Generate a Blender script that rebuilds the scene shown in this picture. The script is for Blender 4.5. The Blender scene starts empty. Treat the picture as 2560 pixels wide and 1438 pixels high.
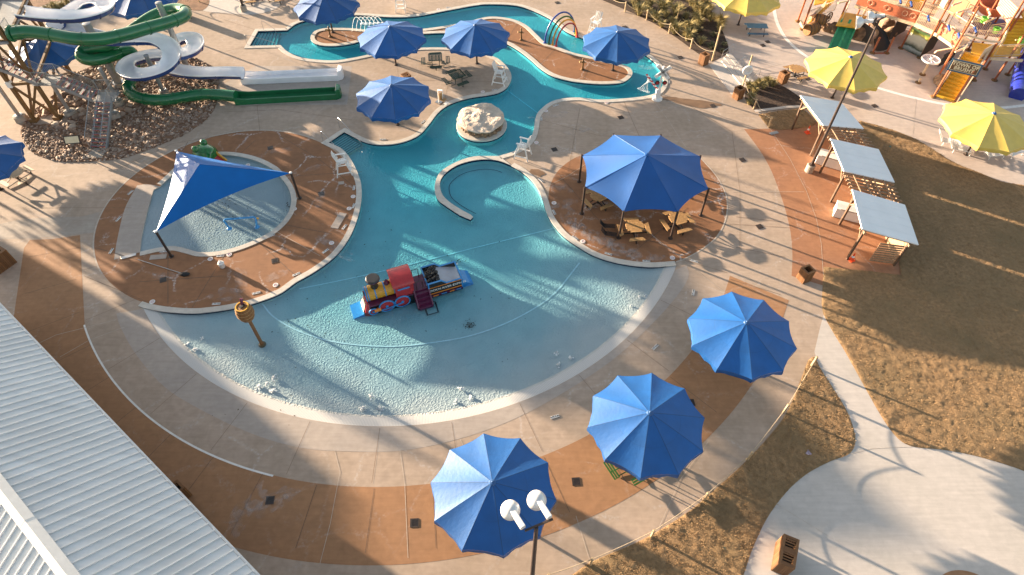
import bpy, bmesh, math, random
from mathutils import Vector, Matrix, noise
from mathutils.geometry import tessellate_polygon
R=math.radians; PI=math.pi
rng=random.Random(7)
S=bpy.context.scene; COL=S.collection
# ---------------------------------------------------------------- camera
F=1600.0; PITCH=R(50.9); CH=31.0
cam=bpy.data.cameras.new('camera'); camo=bpy.data.objects.new('camera',cam); COL.objects.link(camo)
cam.sensor_width=36; cam.lens=F/2560*36; cam.clip_end=2000
camo.location=(0,0,CH); camo.rotation_euler=(PI/2-PITCH,0,0); S.camera=camo
CP,SP=math.cos(PITCH),math.sin(PITCH)
def at(px,py,z=0.0):
    x=(px-1280)/F; y=(py-719)/F
    t=(CH-z)/(SP+y*CP)
    return Vector((x*t,(CP-y*SP)*t,z))
def at2(px,py,z=0.0):
    v=at(px,py,z); return Vector((v.x,v.y))
# ---------------------------------------------------------------- tags
def tag(o,label=None,cat=None,group=None,kind=None):
    if label: o['label']=label
    if cat: o['category']=cat
    if group: o['group']=group
    if kind: o['kind']=kind
    return o
def thing(name,label,cat,loc=(0,0,0),rz=0,group=None):
    o=bpy.data.objects.new(name,None); COL.objects.link(o); o.empty_display_size=.2
    o.location=loc; o.rotation_euler=(0,0,rz); return tag(o,label,cat,group)
def kids(o): return [c for c in bpy.data.objects if c.parent==o]
def dup(root,loc,rz=0,label=None,group=None,sc=None,parent=None):
    r=root.copy(); COL.objects.link(r)
    if parent is None:
        r.location=loc; r.rotation_euler=(0,0,rz)
        if sc: r.scale=(sc,sc,sc)
        if label: r['label']=label
        if group: r['group']=group
    else: r.parent=parent
    for c in root.children: dup(c,None,parent=r)
    return r
# ---------------------------------------------------------------- mesh builder
def frame(d):
    d=d.normalized(); u=Vector((0,0,1)) if abs(d.z)<.95 else Vector((1,0,0))
    a=d.cross(u).normalized(); return a,a.cross(d).normalized()
class MB:
    def __init__(s): s.v=[]; s.f=[]
    def add(s,vs,fs):
        k=len(s.v); s.v+= [Vector(v) for v in vs]; s.f+=[tuple(i+k for i in f) for f in fs]; return s
    def box(s,c,d,rz=0,M=None):
        x,y,z=[q/2 for q in d]; c=Vector(c)
        vs=[Vector((a*x,b*y,e*z)) for e in (-1,1) for a,b in ((-1,-1),(1,-1),(1,1),(-1,1))]
        m=M if M else Matrix.Rotation(rz,3,'Z')
        return s.add([m@v+c for v in vs],[(3,2,1,0),(4,5,6,7),(0,1,5,4),(1,2,6,5),(2,3,7,6),(3,0,4,7)])
    def bar(s,p,q,w,h=None):
        p,q=Vector(p),Vector(q); h=h or w; d=q-p; a,b=frame(d)
        m=Matrix((a,d.normalized(),b)).transposed()
        return s.box((p+q)/2,(w,d.length,h),M=m)
    def tube(s,pts,r,n=8,cap=True,closed=False):
        pts=[Vector(p) for p in pts]; k0=len(s.v); N=len(pts); pa=None
        for i,p in enumerate(pts):
            if closed: d=pts[(i+1)%N]-pts[i-1]
            else: d=pts[min(i+1,N-1)]-pts[max(i-1,0)]
            d=d.normalized() if d.length>1e-9 else Vector((0,0,1))
            if pa is None: a,b=frame(d)
            else:
                a=pa-d*pa.dot(d); a=a.normalized() if a.length>1e-6 else frame(d)[0]; b=a.cross(d).normalized()
            pa=a; rr=r[i] if isinstance(r,(list,tuple)) else r
            for j in range(n):
                t=2*PI*j/n; s.v.append(p+a*(rr*math.cos(t))+b*(rr*math.sin(t)))
        for i in range(N if closed else N-1):
            for j in range(n):
                a0=k0+i*n+j; a1=k0+i*n+(j+1)%n; i2=(i+1)%N
                s.f.append((a0,k0+i2*n+j,k0+i2*n+(j+1)%n,a1))
        if cap and not closed:
            s.f.append(tuple(k0+j for j in range(n))); s.f.append(tuple(k0+(N-1)*n+j for j in reversed(range(n))))
        return s
    def lathe(s,prof,n=16,c=(0,0,0),M=None):
        k=len(s.v); c=Vector(c)
        for r,z in prof:
            for j in range(n):
                v=Vector((r*math.cos(2*PI*j/n),r*math.sin(2*PI*j/n),z)); s.v.append((M@v if M else v)+c)
        m=len(prof)
        for i in range(m-1):
            for j in range(n): s.f.append((k+i*n+j,k+i*n+(j+1)%n,k+(i+1)*n+(j+1)%n,k+(i+1)*n+j))
        s.f.append(tuple(k+j for j in reversed(range(n)))); s.f.append(tuple(k+(m-1)*n+j for j in range(n)))
        return s
    def prism(s,poly,z0,z1,M=None,c=(0,0,0)):
        n=len(poly); c=Vector(c)
        vs=[Vector((p[0],p[1],z0)) for p in poly]+[Vector((p[0],p[1],z1)) for p in poly]
        if M: vs=[M@v for v in vs]
        return s.add([v+c for v in vs],[tuple(reversed(range(n))),tuple(range(n,2*n))]+[(i,(i+1)%n,n+(i+1)%n,n+i) for i in range(n)])
    def sheet(s,outer,holes=(),z=0.0):
        loops=[[Vector((p[0],p[1],0)) for p in l] for l in [outer]+list(holes)]
        flat=[p for l in loops for p in l]
        tr=tessellate_polygon(loops); k=len(s.v)
        s.v+=[Vector((p.x,p.y,z)) for p in flat]
        for t in tr:
            a,b,c=[flat[i] for i in t]
            if (b-a).cross(c-a).z<0: t=(t[0],t[2],t[1])
            s.f.append(tuple(i+k for i in t))
        return s
    def strip(s,line,w,z=0.0,closed=False):
        L=offset(line,w/2,closed); Q=offset(line,-w/2,closed); n=len(line); k=len(s.v)
        s.v+=[Vector((p[0],p[1],z)) for p in L]+[Vector((p[0],p[1],z)) for p in Q]
        for i in range(n if closed else n-1):
            j=(i+1)%n; s.f.append((k+i,k+n+i,k+n+j,k+j)[::-1])
        return s
    def blob(s,c,r,seed=0,amp=.25,n=2,flat=1.0,freq=1.2):
        bm=bmesh.new(); bmesh.ops.create_icosphere(bm,subdivisions=n,radius=1)
        o=Vector((seed*7.3,seed*3.1,seed)); c=Vector(c)
        vs=[]
        for v in bm.verts:
            d=v.co.normalized(); q=1+amp*noise.noise(d*freq+o)*2
            rr=r if isinstance(r,(tuple,list)) else (r,r,r*flat)
            vs.append(Vector((d.x*rr[0]*q,d.y*rr[1]*q,d.z*rr[2]*q))+c)
        bm.verts.index_update(); fs=[tuple(v.index for v in f.verts) for f in bm.faces]; bm.free()
        return s.add(vs,fs)
    def build(s,name,mat,parent=None,smooth=False,org=None,bevel=0):
        me=bpy.data.meshes.new(name); o0=Vector(org) if org is not None else Vector((0,0,0))
        me.from_pydata([tuple(v-o0) for v in s.v],[],s.f); me.materials.append(mat)
        bm=bmesh.new(); bm.from_mesh(me); bmesh.ops.recalc_face_normals(bm,faces=bm.faces); bm.to_mesh(me); bm.free()
        if smooth:
            for p in me.polygons: p.use_smooth=True
            try: me.set_sharp_from_angle(angle=R(40))
            except Exception: pass
        o=bpy.data.objects.new(name,me); COL.objects.link(o)
        if parent is not None: o.parent=parent
        if bevel:
            b=o.modifiers.new('bevel','BEVEL'); b.width=bevel; b.segments=2; b.limit_method='ANGLE'
        return o
    def flat(s,name,mat,kind='structure',**k):   # upward sheet, normals kept as made
        me=bpy.data.meshes.new(name); me.from_pydata([tuple(v) for v in s.v],[],s.f); me.materials.append(mat)
        o=bpy.data.objects.new(name,me); COL.objects.link(o)
        if kind: o['kind']=kind
        return o
def offset(line,d,closed=False):
    n=len(line); out=[]
    for i in range(n):
        p=Vector(line[i][:2])
        if closed: a,b=Vector(line[i-1][:2]),Vector(line[(i+1)%n][:2])
        else: a,b=Vector(line[max(i-1,0)][:2]),Vector(line[min(i+1,n-1)][:2])
        t=b-a
        if t.length<1e-9: out.append(p); continue
        t.normalize(); nn=Vector((-t.y,t.x)); k=1.0
        if (closed or 0<i<n-1):
            t1=(p-a); t2=(b-p)
            if t1.length>1e-9 and t2.length>1e-9:
                c=t1.normalized().dot(t2.normalized()); k=min(1.6,1/math.sqrt(max(.15,(1+c)/2)))
        out.append(p+nn*d*k)
    return out
def smooth(pts,n=6,closed=True,dim=2):
    """Catmull-Rom; a point with a trailing 's' is a sharp corner"""
    P=[];sh=[]
    for p in pts:
        if p[-1]=='s': P.append(Vector(p[:-1])); sh.append(True)
        else: P.append(Vector(p)); sh.append(False)
    m=len(P); out=[]
    for i in range(m if closed else m-1):
        a,b=P[i],P[(i+1)%m]; pa=P[i-1] if (closed or i>0) else a; pb=P[(i+2)%m] if (closed or i+2<m) else b
        L=(b-a).length
        def tan(u,v,w,s):
            if s: return (b-a)
            t=(w-u); l1=(v-u).length+(w-v).length
            return t*(L/l1) if l1>1e-9 else t
        t0=tan(pa,a,b,sh[i]); t1=tan(a,b,pb,sh[(i+1)%m])
        for k in range(n):
            t=k/n; h=t*t*t
            out.append(a*(2*h-3*t*t+1)+t0*(h-2*t*t+t)+b*(-2*h+3*t*t)+t1*(h-t*t))
    if not closed: out.append(P[-1].copy())
    return out
def px2(pts,z=0.0): return [tuple(at2(p[0],p[1],z))+tuple(p[2:]) for p in pts]
def spx(pts,n=6,closed=True,z=0.0): return smooth(px2(pts,z),n,closed)
def circ(c,r,a0=0,a1=360,n=64):
    full=abs(a1-a0)>=360; m=n if full else n+1
    return [Vector((c[0]+r*math.cos(R(a0+(a1-a0)*i/n)),c[1]+r*math.sin(R(a0+(a1-a0)*i/n)))) for i in range(m)]
def inside(p,poly):
    x,y=p[0],p[1]; c=False; j=len(poly)-1
    for i in range(len(poly)):
        xi,yi=poly[i][0],poly[i][1]; xj,yj=poly[j][0],poly[j][1]
        if (yi>y)!=(yj>y) and x<(xj-xi)*(y-yi)/(yj-yi)+xi: c=not c
        j=i
    return c
# ---------------------------------------------------------------- materials
def newmat(name):
    m=bpy.data.materials.new(name); m.use_nodes=True; nt=m.node_tree
    return m,nt,nt.nodes['Principled BSDF']
def N(nt,t,**k):
    n=nt.nodes.new(t)
    for a,b in k.items():
        if a in n.inputs.keys() if hasattr(n.inputs,'keys') else False: n.inputs[a].default_value=b
        else: setattr(n,a,b)
    return n
def mat(name,col,rough=.6,var=.12,scale=2.0,bump=0,bscale=30,metal=0,spec=.5,sheen=0,coat=0,coord='Object',stretch=None,col2=None,c2scale=.5,lo=.45,hi=.65,detail=4):
    m,nt,b=newmat(name); L=nt.links
    tc=N(nt,'ShaderNodeTexCoord'); src=tc.outputs['Object']
    if coord=='World': src=N(nt,'ShaderNodeNewGeometry').outputs['Position']
    mp=N(nt,'ShaderNodeMapping'); L.new(src,mp.inputs[0])
    if stretch: mp.inputs['Scale'].default_value=stretch
    nz=N(nt,'ShaderNodeTexNoise'); nz.inputs['Scale'].default_value=scale; nz.inputs['Detail'].default_value=detail; L.new(mp.outputs[0],nz.inputs[0])
    rp=N(nt,'ShaderNodeValToRGB'); L.new(nz.outputs['Fac'],rp.inputs[0])
    e=rp.color_ramp.elements; e[0].position=.3; e[1].position=.72
    e[0].color=(*[c*(1-var) for c in col],1); e[1].color=(*[min(1,c*(1+var)) for c in col],1)
    out=rp.outputs[0]
    if col2:
        n2=N(nt,'ShaderNodeTexNoise'); n2.inputs['Scale'].default_value=c2scale; n2.inputs['Detail'].default_value=6; L.new(src,n2.inputs[0])
        r2=N(nt,'ShaderNodeMapRange'); r2.inputs[1].default_value=lo; r2.inputs[2].default_value=hi; L.new(n2.outputs['Fac'],r2.inputs[0])
        mx=N(nt,'ShaderNodeMixRGB'); L.new(r2.outputs[0],mx.inputs[0]); L.new(out,mx.inputs[1]); mx.inputs[2].default_value=(*col2,1); out=mx.outputs[0]
    L.new(out,b.inputs['Base Color'])
    b.inputs['Roughness'].default_value=rough; b.inputs['Metallic'].default_value=metal; b.inputs['Specular IOR Level'].default_value=spec
    b.inputs['Sheen Weight'].default_value=sheen; b.inputs['Coat Weight'].default_value=coat
    if bump:
        n3=N(nt,'ShaderNodeTexNoise'); n3.inputs['Scale'].default_value=bscale; n3.inputs['Detail'].default_value=5; L.new(src,n3.inputs[0])
        bp=N(nt,'ShaderNodeBump'); bp.inputs['Strength'].default_value=bump; bp.inputs['Distance'].default_value=.05; L.new(n3.outputs['Fac'],bp.inputs['Height']); L.new(bp.outputs[0],b.inputs['Normal'])
    return m
def islandmat(name,cols,rough=.85,bump=0,bscale=20):
    m,nt,b=newmat(name); L=nt.links
    g=N(nt,'ShaderNodeNewGeometry'); rp=N(nt,'ShaderNodeValToRGB'); L.new(g.outputs['Random Per Island'],rp.inputs[0])
    e=rp.color_ramp.elements
    while len(e)<len(cols): e.new(.5)
    for i,c in enumerate(cols): e[i].position=i/(len(cols)-1); e[i].color=(*c,1)
    L.new(rp.outputs[0],b.inputs['Base Color']); b.inputs['Roughness'].default_value=rough
    if bump:
        n3=N(nt,'ShaderNodeTexNoise'); n3.inputs['Scale'].default_value=bscale; L.new(g.outputs['Position'],n3.inputs[0])
        bp=N(nt,'ShaderNodeBump'); bp.inputs['Strength'].default_value=bump; bp.inputs['Distance'].default_value=.05; L.new(n3.outputs['Fac'],bp.inputs['Height']); L.new(bp.outputs[0],b.inputs['Normal'])
    return m
def concrete(name,col,stain,white=0.0,wet=0,var=.10,edge=.35):
    """broom-finished concrete: blotches, long wipes, pale salt bloom along cracks"""
    m,nt,b=newmat(name); L=nt.links
    g=N(nt,'ShaderNodeNewGeometry'); P=g.outputs['Position']
    def nz(s,d=5,dist=0,vec=None):
        n=N(nt,'ShaderNodeTexNoise'); n.inputs['Scale'].default_value=s; n.inputs['Detail'].default_value=d; n.inputs['Distortion'].default_value=dist; L.new(vec or P,n.inputs[0]); return n.outputs['Fac']
    def rng_(x,a,c,lo=0,hi=1):
        r=N(nt,'ShaderNodeMapRange'); r.inputs[1].default_value=a; r.inputs[2].default_value=c; r.inputs[3].default_value=lo; r.inputs[4].default_value=hi; L.new(x,r.inputs[0]); return r.outputs[0]
    def mix(f,a,c,t='MIX'):
        x=N(nt,'ShaderNodeMixRGB'); x.blend_type=t; 
        if isinstance(f,float): x.inputs[0].default_value=f
        else: L.new(f,x.inputs[0])
        L.new(a,x.inputs[1]) if not isinstance(a,tuple) else setattr(x.inputs[1],'default_value',(*a,1))
        L.new(c,x.inputs[2]) if not isinstance(c,tuple) else setattr(x.inputs[2],'default_value',(*c,1))
        return x.outputs[0]
    base=mix(rng_(nz(.35,6,.6),.35,.68),col,stain)
    base=mix(rng_(nz(3.5,6),.3,.75,1-var*1.6,1+var),base,base) if False else base
    v1=rng_(nz(2.6,7,.4),.25,.8,1-var*1.5,1+var)
    cmb=N(nt,'ShaderNodeCombineXYZ'); [L.new(v1,cmb.inputs[i]) for i in range(3)]
    base=mix(1.0,base,cmb.outputs[0],'MULTIPLY')
    mp=N(nt,'ShaderNodeMapping'); mp.inputs['Rotation'].default_value=(0,0,R(33)); mp.inputs['Scale'].default_value=(.5,5,1); L.new(P,mp.inputs[0])
    v2=rng_(nz(1.3,5,.3,mp.outputs[0]),.3,.75,.93,1.05)
    cm2=N(nt,'ShaderNodeCombineXYZ'); [L.new(v2,cm2.inputs[i]) for i in range(3)]
    base=mix(1.0,base,cm2.outputs[0],'MULTIPLY')
    fine=rng_(nz(45,3),.2,.8,.93,1.06); cm3=N(nt,'ShaderNodeCombineXYZ'); [L.new(fine,cm3.inputs[i]) for i in range(3)]
    base=mix(1.0,base,cm3.outputs[0],'MULTIPLY')
    if white>0:
        vo=N(nt,'ShaderNodeTexVoronoi'); vo.feature='DISTANCE_TO_EDGE'; vo.inputs['Scale'].default_value=.33
        wv=N(nt,'ShaderNodeVectorMath'); wv.operation='ADD'; n=N(nt,'ShaderNodeTexNoise'); n.inputs['Scale'].default_value=.9; n.inputs['Detail'].default_value=5; L.new(P,n.inputs[0])
        sc=N(nt,'ShaderNodeVectorMath'); sc.operation='SCALE'; sc.inputs['Scale'].default_value=.9; L.new(n.outputs['Color'],sc.inputs[0])
        L.new(P,wv.inputs[0]); L.new(sc.outputs[0],wv.inputs[1]); L.new(wv.outputs[0],vo.inputs['Vector'])
        line=rng_(vo.outputs['Distance'],.0,.035,1,0)
        msk=rng_(nz(.5,4),.42,.6); br=rng_(nz(7,5),.4,.7)
        mm=N(nt,'ShaderNodeMath'); mm.operation='MULTIPLY'; L.new(line,mm.inputs[0]); L.new(msk,mm.inputs[1])
        m2=N(nt,'ShaderNodeMath'); m2.operation='MULTIPLY'; L.new(mm.outputs[0],m2.inputs[0]); L.new(br,m2.inputs[1])
        m3=N(nt,'ShaderNodeMath'); m3.operation='MULTIPLY'; L.new(m2.outputs[0],m3.inputs[0]); m3.inputs[1].default_value=white
        base=mix(m3.outputs[0],base,(.62,.60,.60))
    L.new(base,b.inputs['Base Color']); b.inputs['Roughness'].default_value=.8; b.inputs['Specular IOR Level'].default_value=.3
    bp=N(nt,'ShaderNodeBump'); bp.inputs['Strength'].default_value=.12; bp.inputs['Distance'].default_value=.01; L.new(nz(60,4),bp.inputs['Height']); L.new(bp.outputs[0],b.inputs['Normal'])
    return m
M={}
M['deck']=concrete('deck_concrete',(.45,.35,.278),(.385,.30,.232),.45)
M['ring']=concrete('ring_concrete',(.40,.35,.30),(.36,.30,.25),.1)
M['gray']=concrete('gray_concrete',(.43,.37,.325),(.385,.335,.30),.1,var=.07)
M['brown']=concrete('brown_concrete',(.375,.202,.105),(.33,.18,.097),.25)
M['pad']=concrete('pad_concrete',(.32,.155,.078),(.255,.128,.068),1.0)
M['red']=concrete('red_concrete',(.37,.185,.10),(.33,.165,.095),.35)
M['pale']=concrete('pale_concrete',(.56,.51,.47),(.50,.46,.42),.0,var=.06)
M['splash']=concrete('splash_concrete',(.55,.47,.42),(.48,.40,.36),.0,var=.07)
M['coping']=concrete('coping_stone',(.62,.58,.52),(.54,.50,.45),0,var=.10)
M['soil']=mat('red_soil',(.22,.12,.07),.95,.3,1.5,.6,12,coord='World')
M['mulch']=mat('mulch',(.055,.035,.026),.95,.5,6,1,25,coord='World')
M['floor']=None
M['tile']=mat('navy_tile',(.012,.018,.06),.2,.3,14,coord='World')
M['whiteplastic']=mat('white_plastic',(.78,.77,.75),.35,.04,3)
M['white']=mat('white_paint',(.74,.73,.71),.5,.06,3)
M['line']=mat('white_line',(.75,.74,.72),.7,.1,5,coord='World')
M['steel']=mat('stainless_steel',(.45,.45,.45),.28,.1,4,metal=.9)
M['cabroof']=mat('cabana_roof',(.80,.82,.84),.4,.05,.8,metal=.05)
M['roofmain']=mat('roof_panels',(.62,.645,.67),.42,.10,.8,metal=.12,stretch=(.12,3.5,1),col2=(.54,.55,.56),c2scale=.22,lo=.5,hi=.75)
M['roofmain'].node_tree.nodes['Mapping'].inputs['Rotation'].default_value=(0,0,R(-51.6))
M['galv']=mat('galvanised_steel',(.31,.325,.34),.5,.12,6,metal=.6)
M['brownsteel']=mat('brown_steel',(.16,.085,.03),.55,.15,3)
M['darksteel']=mat('dark_steel',(.045,.03,.025),.5,.2,3)
M['black']=mat('black_plastic',(.015,.015,.016),.5,.2,5)
M['grate']=mat('drain_grate',(.02,.02,.022),.6,.3,20)
M['blue']=mat('blue_fabric',(.001,.072,.27),.56,.14,1.2,.16,6,spec=.95,sheen=.0)
M['bluedeep']=mat('blue_sail',(.001,.070,.285),.56,.10,.9,.12,5,spec=.95,sheen=.0)
M['sail']=mat('azure_sail',(.001,.12,.42),.54,.08,.9,.10,60,spec=.5)
for k_ in ('blue','bluedeep','sail'): M[k_].node_tree.nodes['Principled BSDF'].inputs['Specular Tint'].default_value=(.62,.8,1,1)
def fade(m):
    nt=m.node_tree; b=nt.nodes['Principled BSDF']; L=nt.links; src=b.inputs['Base Color'].links[0].from_socket
    oi=N(nt,'ShaderNodeObjectInfo'); r=N(nt,'ShaderNodeMapRange'); r.inputs[3].default_value=.86; r.inputs[4].default_value=1.18; L.new(oi.outputs['Random'],r.inputs[0])
    tc=N(nt,'ShaderNodeTexCoord'); sp=N(nt,'ShaderNodeSeparateXYZ'); L.new(tc.outputs['Object'],sp.inputs[0])
    def mt(op,*a):
        x=N(nt,'ShaderNodeMath'); x.operation=op
        for i,q in enumerate(a):
            if isinstance(q,(int,float)): x.inputs[i].default_value=q
            else: L.new(q,x.inputs[i])
        return x.outputs[0]
    an=mt('MULTIPLY',mt('ARCTAN2',sp.outputs[1],sp.outputs[0]),10/(2*PI)); fr=mt('ABSOLUTE',mt('SUBTRACT',an,mt('ROUND',an)))
    rad=mt('SQRT',mt('ADD',mt('MULTIPLY',sp.outputs[0],sp.outputs[0]),mt('MULTIPLY',sp.outputs[1],sp.outputs[1])))
    d=mt('MULTIPLY',mt('MULTIPLY',fr,rad),.628); seam=mt('SUBTRACT',1.0,mt('MULTIPLY',mt('LESS_THAN',d,.022),.38))
    hem=mt('SUBTRACT',1.0,mt('MULTIPLY',mt('LESS_THAN',mt('ABSOLUTE',mt('SUBTRACT',rad,1.55)),.012),.16))
    k=mt('MULTIPLY',mt('MULTIPLY',r.outputs[0],seam),hem); c=N(nt,'ShaderNodeCombineXYZ'); [L.new(k,c.inputs[i]) for i in range(3)]
    mx=N(nt,'ShaderNodeMixRGB'); mx.blend_type='MULTIPLY'; mx.inputs[0].default_value=1; L.new(src,mx.inputs[1]); L.new(c.outputs[0],mx.inputs[2]); L.new(mx.outputs[0],b.inputs['Base Color'])
fade(M['blue'])
M['yellow']=mat('yellow_fabric',(.68,.49,.10),.55,.07,2,.12,60,spec=.7,sheen=.0)
M['roof']=mat('roof_sheet',(.62,.645,.67),.42,.10,.45,.0,metal=.12,stretch=(1,1,1))
M['wood']=islandmat('cedar_wood',[(.10,.045,.018),(.20,.09,.034),(.15,.068,.026),(.23,.11,.044)],.7)
M['timber']=mat('weathered_timber',(.30,.20,.125),.75,.3,4,.3,18,stretch=(6,6,1))
M['darktimber']=mat('dark_stained_timber',(.11,.065,.04),.7,.3,4,.3,18)
M['post']=mat('pale_post_timber',(.50,.37,.22),.75,.25,3,.3,14,stretch=(5,5,1))
M['tan']=mat('tan_plank',(.40,.235,.10),.65,.2,5,.2,14)
M['greenmetal']=mat('dark_green_coated_metal',(.02,.05,.035),.45,.2,8)
M['greenbright']=mat('green_coated_metal',(.02,.095,.022),.45,.2,8)
M['bluemetal']=mat('blue_coated_metal',(.03,.09,.17),.45,.2,8)
M['rope']=mat('rope',(.40,.32,.22),.85,.2,20,.5,60)
M['greenslide']=mat('green_fibreglass',(.012,.135,.05),.22,.12,1.2,coat=.4)
M['blueslide']=mat('navy_fibreglass',(.02,.055,.20),.25,.12,1.5,coat=.4)
M['whiteslide']=mat('white_gelcoat',(.82,.82,.85),.28,.06,1.2,coat=.3)
M['footing']=mat('footing_concrete',(.33,.29,.25),.9,.2,3,.4,20)
M['red_p']=mat('red_paint',(.42,.03,.035),.38,.12,4,coat=.2)
M['yel_p']=mat('golden_yellow_paint',(.60,.30,.02),.38,.12,4,coat=.2)
M['blu_p']=mat('bright_blue_paint',(.04,.25,.58),.38,.1,4,coat=.2)
M['maroon']=mat('maroon_paint',(.10,.012,.05),.4,.15,4,coat=.2)
M['blk_p']=mat('black_paint',(.02,.02,.022),.4,.2,4,coat=.2)
M['ora_p']=mat('orange_paint',(.75,.24,.03),.45,.1,4)
M['grey_p']=mat('grey_gelcoat',(.45,.45,.49),.4,.08,3)
M['coal']=mat('coal',(.022,.02,.02),.45,.5,8,.8,20)
M['foam']=mat('white_water_foam',(.85,.87,.88),.4,.1,8,.4,30)
def _foam(m):
    nt=m.node_tree; b=nt.nodes['Principled BSDF']; o=[n for n in nt.nodes if n.type=='OUTPUT_MATERIAL'][0]
    t=nt.nodes.new('ShaderNodeBsdfTranslucent'); t.inputs[0].default_value=(.9,.92,.94,1); x=nt.nodes.new('ShaderNodeMixShader'); x.inputs[0].default_value=.5
    nt.links.new(b.outputs[0],x.inputs[1]); nt.links.new(t.outputs[0],x.inputs[2]); nt.links.new(x.outputs[0],o.inputs[0])
_foam(M['foam'])
M['greenpl']=mat('green_plastic',(.04,.30,.13),.4,.12,3)
M['lime']=mat('lime_plastic',(.22,.62,.10),.4,.1,3)
M['yellowpl']=mat('yellow_plastic',(.70,.38,.03),.45,.1,3)
M['orangepost']=mat('orange_painted_post',(.36,.11,.045),.5,.15,4)
M['redpanel']=mat('red_play_panel',(.52,.16,.08),.5,.12,4)
M['cream']=mat('cream_play_plastic',(.66,.50,.34),.5,.12,4)
M['pinkroof']=mat('pink_log_roof',(.55,.26,.19),.6,.15,4)
M['purple']=mat('purple_panel',(.10,.05,.14),.5,.1,3)
M['navyslide']=mat('royal_blue_plastic',(.02,.035,.30),.2,.12,2,coat=.5)
M['net']=mat('dark_net',(.06,.05,.045),.9,.4,40)
M['signbrown']=mat('sign_brown',(.13,.06,.025),.6,.15,5)
M['signcream']=mat('sign_cream',(.72,.62,.42),.6,.1,5)
M['stonewall']=mat('stone_block',(.26,.17,.11),.9,.5,2.5,.8,8)
M['lime_rock']=mat('pale_limestone',(.55,.47,.39),.9,.16,1.6,1.0,9,col2=(.43,.33,.25),c2scale=1.3,lo=.5,hi=.75)
M['frog']=mat('frog_green_gloss',(.015,.15,.035),.18,.5,5,coat=.6)
M['cone']=mat('cone_orange',(.80,.08,.02),.5,.1,3)
M['lampwhite']=mat('lamp_housing',(.72,.72,.72),.3,.06,4,metal=.2)
M['lilac']=mat('pale_lilac_lid',(.50,.42,.55),.7,.1,4)
M['teal']=mat('teal_lid',(.06,.15,.12),.8,.2,5)
M['wetmat']=mat('wet_stain',(.20,.12,.065),.35,.2,2,coord='World')
def saltmat():
    mm,nt,b=newmat('salt_bloom'); L=nt.links; o=[n for n in nt.nodes if n.type=='OUTPUT_MATERIAL'][0]
    b.inputs['Base Color'].default_value=(.60,.57,.57,1); b.inputs['Roughness'].default_value=.9
    g=N(nt,'ShaderNodeNewGeometry'); n=N(nt,'ShaderNodeTexNoise'); n.inputs['Scale'].default_value=1.9; n.inputs['Detail'].default_value=6; n.inputs['Distortion'].default_value=.5; L.new(g.outputs['Position'],n.inputs[0])
    r=N(nt,'ShaderNodeMapRange'); r.inputs[1].default_value=.42; r.inputs[2].default_value=.78; r.inputs[4].default_value=.30; L.new(n.outputs['Fac'],r.inputs[0])
    t=N(nt,'ShaderNodeBsdfTransparent'); x=N(nt,'ShaderNodeMixShader'); L.new(r.outputs[0],x.inputs[0]); L.new(t.outputs[0],x.inputs[1]); L.new(b.outputs[0],x.inputs[2]); L.new(x.outputs[0],o.inputs[0]); return mm
M['salt']=saltmat()
M['joint']=mat('joint_line',(.15,.10,.07),.9,.3,8,coord='World')
M['paleline']=mat('pale_joint',(.46,.40,.34),.9,.2,4,coord='World')
M['rust']=mat('barrel_wood',(.22,.10,.032),.7,.25,4,.3,16,stretch=(4,4,.6))
M['leaf']=islandmat('fallen_leaf',[(.03,.02,.012),(.06,.035,.02),(.10,.06,.03)])
M['stone']=islandmat('river_stone',[(.13,.075,.05),(.22,.135,.09),(.34,.25,.19),(.26,.165,.115),(.42,.34,.28),(.17,.09,.06)],bump=.5)
M['grass']=islandmat('dry_grass',[(.20,.125,.058),(.27,.17,.082),(.33,.22,.11),(.23,.14,.065)])
M['tuft']=islandmat('ornamental_grass',[(.20,.16,.05),(.30,.24,.09),(.42,.33,.15),(.12,.12,.04)])
M['shrub']=islandmat('shrub_leaf',[(.05,.06,.025),(.09,.09,.04),(.13,.12,.06),(.16,.12,.06)])
M['lawn']=mat('lawn_thatch',(.285,.178,.088),.95,.22,5,.8,26,coord='World',col2=(.215,.145,.072),c2scale=.35,lo=.42,hi=.7)
# ================================================================= light
SUN_EL,SUN_AZ=R(7.7),R(150.0)          # azimuth measured from +x towards +y
w=bpy.data.worlds.new('World'); S.world=w; w.use_nodes=True
nt=w.node_tree; sk=nt.nodes.new('ShaderNodeTexSky'); sk.sky_type='NISHITA'; sk.sun_disc=False
sk.sun_elevation=SUN_EL; sk.sun_rotation=PI/2-SUN_AZ; sk.air_density=1.0; sk.dust_density=1.2; sk.ozone_density=1.5
bg=nt.nodes['Background']; hs=nt.nodes.new('ShaderNodeHueSaturation'); hs.inputs['Saturation'].default_value=.68; nt.links.new(sk.outputs[0],hs.inputs['Color']); wb=nt.nodes.new('ShaderNodeMixRGB'); wb.blend_type='MULTIPLY'; wb.inputs[0].default_value=1; wb.inputs[2].default_value=(1.05,.985,.91,1); nt.links.new(hs.outputs[0],wb.inputs[1]); nt.links.new(wb.outputs[0],bg.inputs[0]); bg.inputs[1].default_value=.076
sl=bpy.data.lights.new('sun','SUN'); sl.energy=5.0; sl.angle=R(.55); sl.color=(1,.775,.545)
so=bpy.data.objects.new('sun',sl); COL.objects.link(so)
sd=Vector((math.cos(SUN_EL)*math.cos(SUN_AZ),math.cos(SUN_EL)*math.sin(SUN_AZ),math.sin(SUN_EL)))
so.rotation_euler=(-sd).to_track_quat('-Z','Y').to_euler()
vs=S.view_settings; vs.view_transform='Standard'; vs.look='None'; vs.gamma=1; vs.exposure=2.46
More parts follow.
